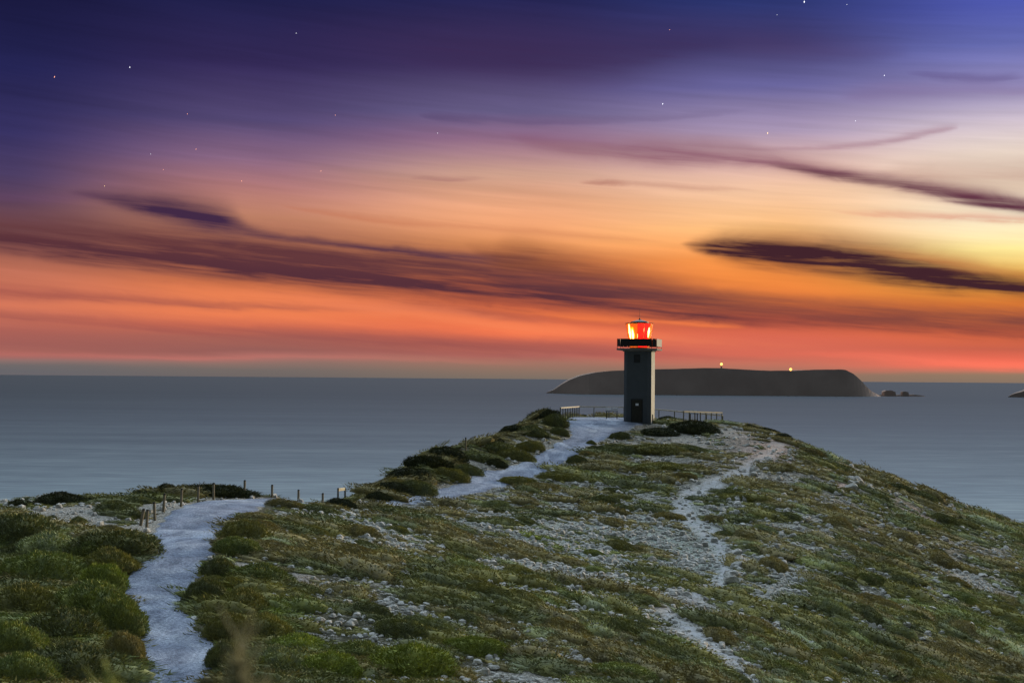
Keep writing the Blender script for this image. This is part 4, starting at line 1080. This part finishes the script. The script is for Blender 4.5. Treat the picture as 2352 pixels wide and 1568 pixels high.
# medium shrubs scattered as single things
n = 5000
cand_px = rng.random(n) * 2420 - 30; cand_py = 1000 + rng.random(n) ** .8 * 590
placed = 0
regions = lambda px, py: ('in the left thicket' if px < 330 else 'just right of the lower track' if px < 700 and py > 1200 else
    'on the lower slope left of the pale boulders' if px < 1050 and py > 1300 else 'below the crest and the small signboard' if px < 1050 else
    'on the lower slope below the pale boulders' if px < 1500 and py > 1350 else 'on the stony slope between upper track and foot trail' if px < 1560 and py <= 1350 else
    'near the foot trail' if px < 1760 else 'on the right hand skyline slope' if py < 1200 + (px - 1900) * .2 else 'on the steep heath in the lower right')
tn = ['dark', 'olive', 'green', 'yellow green', 'rusty brown', 'grey green', 'black']
order = np.arange(n)
px_, py_ = cand_px, cand_py
pts = [];
for i in order:
    if placed >= 205: break
    g, d = hit(cand_px[i], cand_py[i])
    x, y = g[0], g[1]
    if outside(np.array([x]), np.array([y]))[0] > 0 or d > 150: continue
    qx, qy, B, K_, T, pk, cd, nn = [float(v[0]) for v in density(np.array([x]), np.array([y]))]
    if nn < B + .08 or T > .1: continue
    if abs(qy - cand_py[i]) > 12: continue
    sx = random.uniform(.55, 1.25) * (.8 + .2 * (d / 100)); sy = sx * random.uniform(.6, .85); sz = sx * random.uniform(.38, .58)
    if onpath(np.array([x, x + sx, x - sx, x, x]), np.array([y, y, y, y - sy, y + sy])).any(): continue
    if any((x - a) ** 2 + (y - b) ** 2 < (max(sx, c * .7)) ** 2 * 1.4 for a, b, c in taken): continue
    r = np.array([random.random()]); c, idx = tint_for(np.array([x]), np.array([y]), np.array([qx]), np.array([qy]), r)
    k = int(idx[0]); nm = ['dark', 'olive', 'green', 'bright', 'rust', 'grey', 'black'][k]
    add_shrub(x, y, sx * 1.15, sy * .8, sz, nm, 'low %s cushion shrub %s' % (tn[k], regions(qx, qy)), 'cushion shrubs ' + regions(qx, qy), rz=float(layrot(qx, qy)) + random.gauss(0, .15))
    placed += 1

# heath carpet: everything too small and too many to count
def sample_ground(n, dmin=40, dmax=168):
    """random ground points, about even per picture area"""
    px = rng.random(n) * 2560 - 100; dd_ = 1 / (1 / dmax + rng.random(n) * (1 / dmin - 1 / dmax))
    x = (px - 1176) / FP * dd_; y = dd_
    return x, y
posts_xy = np.array([(o.location.x, o.location.y) for o in bpy.data.objects if o.parent is None and o.get('category') == 'post'])
VV = []; FQ = []; FT = []; LF = []; cols_v = []; off = 0
def heath(n, lo, hi, margin, nleaf, L, W, nseed, du, dvn):
    global off
    x, y = sample_ground(n)
    out_d = outside(x, y); px, py, B, K_, T, pk, cd, nn = density(x, y)
    r_c = rng.random(n); size = (lo + (hi - lo) * r_c ** 1.4) * (.7 + .4 * np.clip(y / 100, .4, 1.3))
    keep = (nn > B + margin) & (T < .12) & (out_d < 4)
    for ax_, ay_ in ((0, 0), (1, 0), (-1, 0), (0, -1), (0, 1)):
        keep &= ~onpath(x + ax_ * size * 1.1, y + ay_ * size * .8)
    for qx, qy in posts_xy: keep &= np.hypot(x - qx, (y - qy) + .8) > 1.0 + size
    x, y, size, px, py = [v[keep] for v in (x, y, size, px, py)]
    m_n = len(x); print('heath', m_n)
    tin, _ = tint_for(x, y, px, py, rng.random(m_n))
    slx = (gz(x + .5, y) - gz(x - .5, y)); sly = (gz(x, y + .5) - gz(x, y - .5)); z0 = gz(x, y)
    wx = size * (1.2 + 1.3 * rng.random(m_n)); wy = size * (.45 + .3 * rng.random(m_n)); wz = size * (.26 + .34 * rng.random(m_n))
    rot = layrot(px, py) + rng.normal(size=m_n) * .2
    pick = rng.integers(0, 8, m_n)
    for s in range(8):
        dv, df = dome(du, dvn, s + nseed, .5); dv = dv * .84; lv, lf, la = leaves(nleaf, s + nseed, L, W, .5, .8, .80)
        V0 = np.concatenate([dv, lv]); I = np.nonzero(pick == s)[0]; m = len(I)
        X = V0[None, :, 0] * wx[I, None]; Y = V0[None, :, 1] * wy[I, None]; ca, sa = np.cos(rot[I, None]), np.sin(rot[I, None])
        xx = X * ca - Y * sa; yy = X * sa + Y * ca
        zz = V0[None, :, 2] * wz[I, None] + xx * slx[I, None] + yy * sly[I, None] - wz[I, None] * .12
        VV.append(np.stack([xx + x[I, None], yy + y[I, None], zz + z0[I, None]], -1).reshape(-1, 3))
        k = len(V0); base = off + np.arange(m)[:, None, None] * k
        FQ.append((df[None] + base).reshape(-1, 4)); FT.append((lf[None] + len(dv) + base).reshape(-1, 3))
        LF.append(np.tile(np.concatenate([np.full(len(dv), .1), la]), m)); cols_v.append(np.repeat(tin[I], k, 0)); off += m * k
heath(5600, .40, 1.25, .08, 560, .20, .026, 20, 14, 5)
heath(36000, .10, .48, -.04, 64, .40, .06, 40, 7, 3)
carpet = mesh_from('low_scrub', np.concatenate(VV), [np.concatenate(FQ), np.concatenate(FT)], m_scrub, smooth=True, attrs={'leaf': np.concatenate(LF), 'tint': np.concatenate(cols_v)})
tag(carpet, 'wind-swept low green and brown heath carpeting the headland', 'scrub', kind='stuff')

# ------------------------------------------------------------------ rocks
def rock_shape(seed, nu=9, nv=6):
    r = np.random.default_rng(seed); V = []
    for j in range(nv + 1):
        th = math.pi * j / nv
        for i in range(nu): V.append((math.sin(th) * math.cos(2 * math.pi * i / nu), math.sin(th) * math.sin(2 * math.pi * i / nu), math.cos(th)))
    V = np.array(V)
    # chop with random planes for flat broken faces
    for k in range(9):
        nrm = r.normal(size=3); nrm /= np.linalg.norm(nrm); dd = r.uniform(.55, .85)
        s = V @ nrm; over = s > dd; V[over] -= (s[over] - dd)[:, None] * nrm
    V *= 1 + .10 * (r.random((len(V), 1)) - .5)
    F = [(j * nu + i, (j + 1) * nu + i, (j + 1) * nu + (i + 1) % nu, j * nu + (i + 1) % nu) for j in range(nv) for i in range(nu)]
    return V, np.array(F)
rp = []
for s in range(6):
    V, F = rock_shape(s + 50, 16, 10); o = mesh_from('limestone_rock', V, F, m_rock); C.objects.unlink(o); rp.append(o)
def add_rock(x, y, s, label, group, tall=1.0, name='limestone_rock'):
    o = rp[random.randrange(6)].copy(); C.objects.link(o)
    z = float(gz(x, y)); sz = s * random.uniform(.5, .8) * tall
    o.location = (x, y, z + sz * .35); o.rotation_euler = (random.uniform(-.25, .25), random.uniform(-.25, .25), random.uniform(0, 6.28))
    o.scale = (s * random.uniform(.8, 1.2), s * random.uniform(.7, 1.), sz)
    tag(o, label, 'rock', group); return o
single = [(1016,1300,9,2.3,'upright pale boulder, the tallest of the pair in the middle slope'),(997,1312,12,1.5,'rounded pale boulder just left of the upright one'),(1032,1318,8,1.2,'small pale rock at the foot of the upright boulder'),
 (1135,1300,14,1.2,'dark faced angular boulder in the middle slope'),(1118,1296,12,1.0,'grey slab joined to the dark faced boulder'),(1150,1312,11,1.,'pale boulder under the dark faced one'),(1172,1324,9,1.,'pale round rock trailing below the boulders'),
 (734,1220,8,.8,'lone white rock in the sandy gap below the crest'),(1460,1350,9,.5,'flat white stone alone on the middle slope'),(1871,1340,9,2.2,'upright rock beside the gully on the right'),(1876,1360,10,1.6,'pale boulder under the upright rock by the gully'),
 (1845,1226,10,1.,'pale boulder above the right gully'),(839,1156,7,.8,'small grey rock right of the signboard')]
for px, py, s_, tall, lab in single:
    g, d = hit(px, py); add_rock(g[0], g[1] + .2, s_ / FP * d * 1.15, lab, 'boulders standing out on the slope', tall)
ledges = [ ([(1770,1060),(1745,1085),(1730,1110),(1718,1125)], 16, 'upper ledge right of the foot trail', 9, 14),
 ([(1712,1135),(1690,1160),(1668,1185),(1675,1200)], 16, 'rock ledge beside the foot trail bend', 9, 25),
 ([(1700,1270),(1705,1300),(1690,1325),(1662,1345)], 24, 'pale ledge under the foot trail', 12, 14),
 ([(1650,1345),(1600,1360),(1550,1385)], 12, 'broken edge below the pale ledge', 8, 12),
 ([(1960,1098),(1968,1110),(1950,1120)], 9, 'pink and white outcrop near the skyline', 10, 8),
 ([(1840,1190),(1835,1215),(1815,1240),(1795,1255)], 14, 'outcrop above the right gully', 8, 14),
 ([(1780,1400),(1850,1420),(1930,1425),(2000,1445)], 18, 'stony band across the lower right heath', 8, 10),
 ([(2110,1290),(2150,1300),(2230,1310),(2290,1350)], 14, 'scattered rocks on the right hand heath', 8, 16),
 ([(1180,1330),(1250,1380),(1330,1430),(1420,1480)], 22, 'diagonal line of stones down the middle slope', 7, 22),
 ([(1400,1290),(1450,1300),(1520,1320)], 12, 'stones in the bare middle slope', 8, 18),
 ([(1600,1130),(1640,1170),(1600,1185)], 8, 'stones at the foot trail bend', 7, 14),
 ([(1000,1260),(1080,1270),(1140,1290)], 12, 'low rock sheet above the boulders', 9, 8)]
for pts_, nn_, nm, sz_, jit in ledges:
    P_ = np.array(pts_, float); s_ = np.concatenate([[0], np.cumsum(np.linalg.norm(np.diff(P_, axis=0), axis=1))])
    for q in np.linspace(0, s_[-1], nn_):
        px = np.interp(q, s_, P_[:, 0]) + random.gauss(0, jit * .6); py = np.interp(q, s_, P_[:, 1]) + random.gauss(0, jit * .35)
        g, d = hit(px, py); s = sz_ * random.uniform(.6, 1.7) / FP * d
        add_rock(g[0], g[1], s, 'pale limestone rock in the ' + nm, nm, random.uniform(.7, 1.3))
# rubble
n = 170000
x, y = sample_ground(n)
px, py, B, K_, T, pk, cd, nn = density(x, y); od = outside(x, y)
keep = (rng.random(n) < K_ * np.clip(B - .06, 0, 1) * .95) & (od < 1) & ~onpath(x, y) & ((T < .4) | (rng.random(n) < .18))
x, y, pk, cd = x[keep], y[keep], pk[keep], cd[keep]; n = len(x); print('rubble', n)
sz = (.045 + .19 * rng.random(n) ** 2.6) * (.7 + .4 * y / 100); rot = rng.random(n) * 6.28; pick = rng.integers(0, 6, n); z0 = gz(x, y); tall = .5 + .7 * rng.random(n)
VV = []; FF = []; TT = []; off = 0
for s in range(6):
    V0, F0 = rock_shape(80 + s, 7, 4); I = np.nonzero(pick == s)[0]; m = len(I); ca, sa = np.cos(rot[I, None]), np.sin(rot[I, None])
    X = V0[None, :, 0] * sz[I, None] * 1.3; Y = V0[None, :, 1] * sz[I, None]
    VV.append(np.stack([X * ca - Y * sa + x[I, None], X * sa + Y * ca + y[I, None], V0[None, :, 2] * sz[I, None] * tall[I, None] + z0[I, None] + sz[I, None] * .2], -1).reshape(-1, 3))
    FF.append((F0[None] + off + np.arange(m)[:, None, None] * len(V0)).reshape(-1, 4)); off += m * len(V0)
rub = mesh_from('rubble', np.concatenate(VV), np.concatenate(FF), m_rock)
tag(rub, 'loose pale limestone rubble strewn over the bare slope', 'rubble', kind='stuff')

# ------------------------------------------------------------------ near grass heads, close to the camera and out of focus
m_grass, t, p = new_mat('dry_grass_heads'); 
oi = t.new('ShaderNodeObjectInfo').outputs['Color']; t.l.new(oi, p.inputs['Base Color']); p.inputs['Roughness'].default_value = .8
tr_ = t.new('ShaderNodeBsdfTranslucent'); t.l.new(oi, tr_.inputs[0]); mx = t.new('ShaderNodeMixShader'); mx.inputs[0].default_value = .4
t.l.new(p.outputs[0], mx.inputs[1]); t.l.new(tr_.outputs[0], mx.inputs[2])
t.l.new(mx.outputs[0], [n_ for n_ in t.n if n_.bl_idname == 'ShaderNodeOutputMaterial'][0].inputs[0])
def grass_tuft(px, ptop, d, width_px, colr, label, nst, seed):
    r = random.Random(seed); top = at(px, ptop, d); gzv = float(gz(top[0], top[1]))
    e = empty('grass_tuft', (top[0], top[1], gzv)); tag(e, label, 'grass', 'tall grass close to the viewer')
    Ht = top[2] - gzv; st = MB(); hd = MB(); wd = width_px / FP * d / 2
    for k in range(nst):
        hx = r.gauss(0, .55) * wd; hy = r.gauss(0, .08); h = Ht * (1 - r.random() ** 1.1 * .24)
        bx, by = r.gauss(0, .05), r.gauss(0, .05)
        pts_ = [(bx + (hx - bx) * f ** 1.8, by + (hy - by) * f ** 1.8, h * f) for f in (0, .3, .6, .85, 1)]
        for a, b_ in zip(pts_[:-1], pts_[1:]): st.tube(a, b_, .0022, .0018, 4)
        # feathery head
        for q in range(40):
            f = .90 + .1 * r.random(); a = (bx + (hx - bx) * f ** 1.8, by + (hy - by) * f ** 1.8, h * f)
            b_ = (a[0] + r.gauss(0, .018), a[1] + r.gauss(0, .018), a[2] + .03 + r.random() * .03); hd.tube(a, b_, .003, .0008, 3)
    nb = len(st.v); st.v += hd.v; st.q += [tuple(i + nb for i in q) for q in hd.q]; st.tri += [tuple(i + nb for i in q) for q in hd.tri]
    o1 = st.build('blades', m_grass, e); o1.color = (*colr, 1)
grass_tuft(545, 1425, 1.8, 210, (.32,.32,.19), 'blurred tuft of dry grass heads in front of the lower track edge', 9, 3)
grass_tuft(250, 1505, 2.3, 120, (.34,.40,.12), 'blurred yellow green grass tuft at the bottom left', 12, 5)
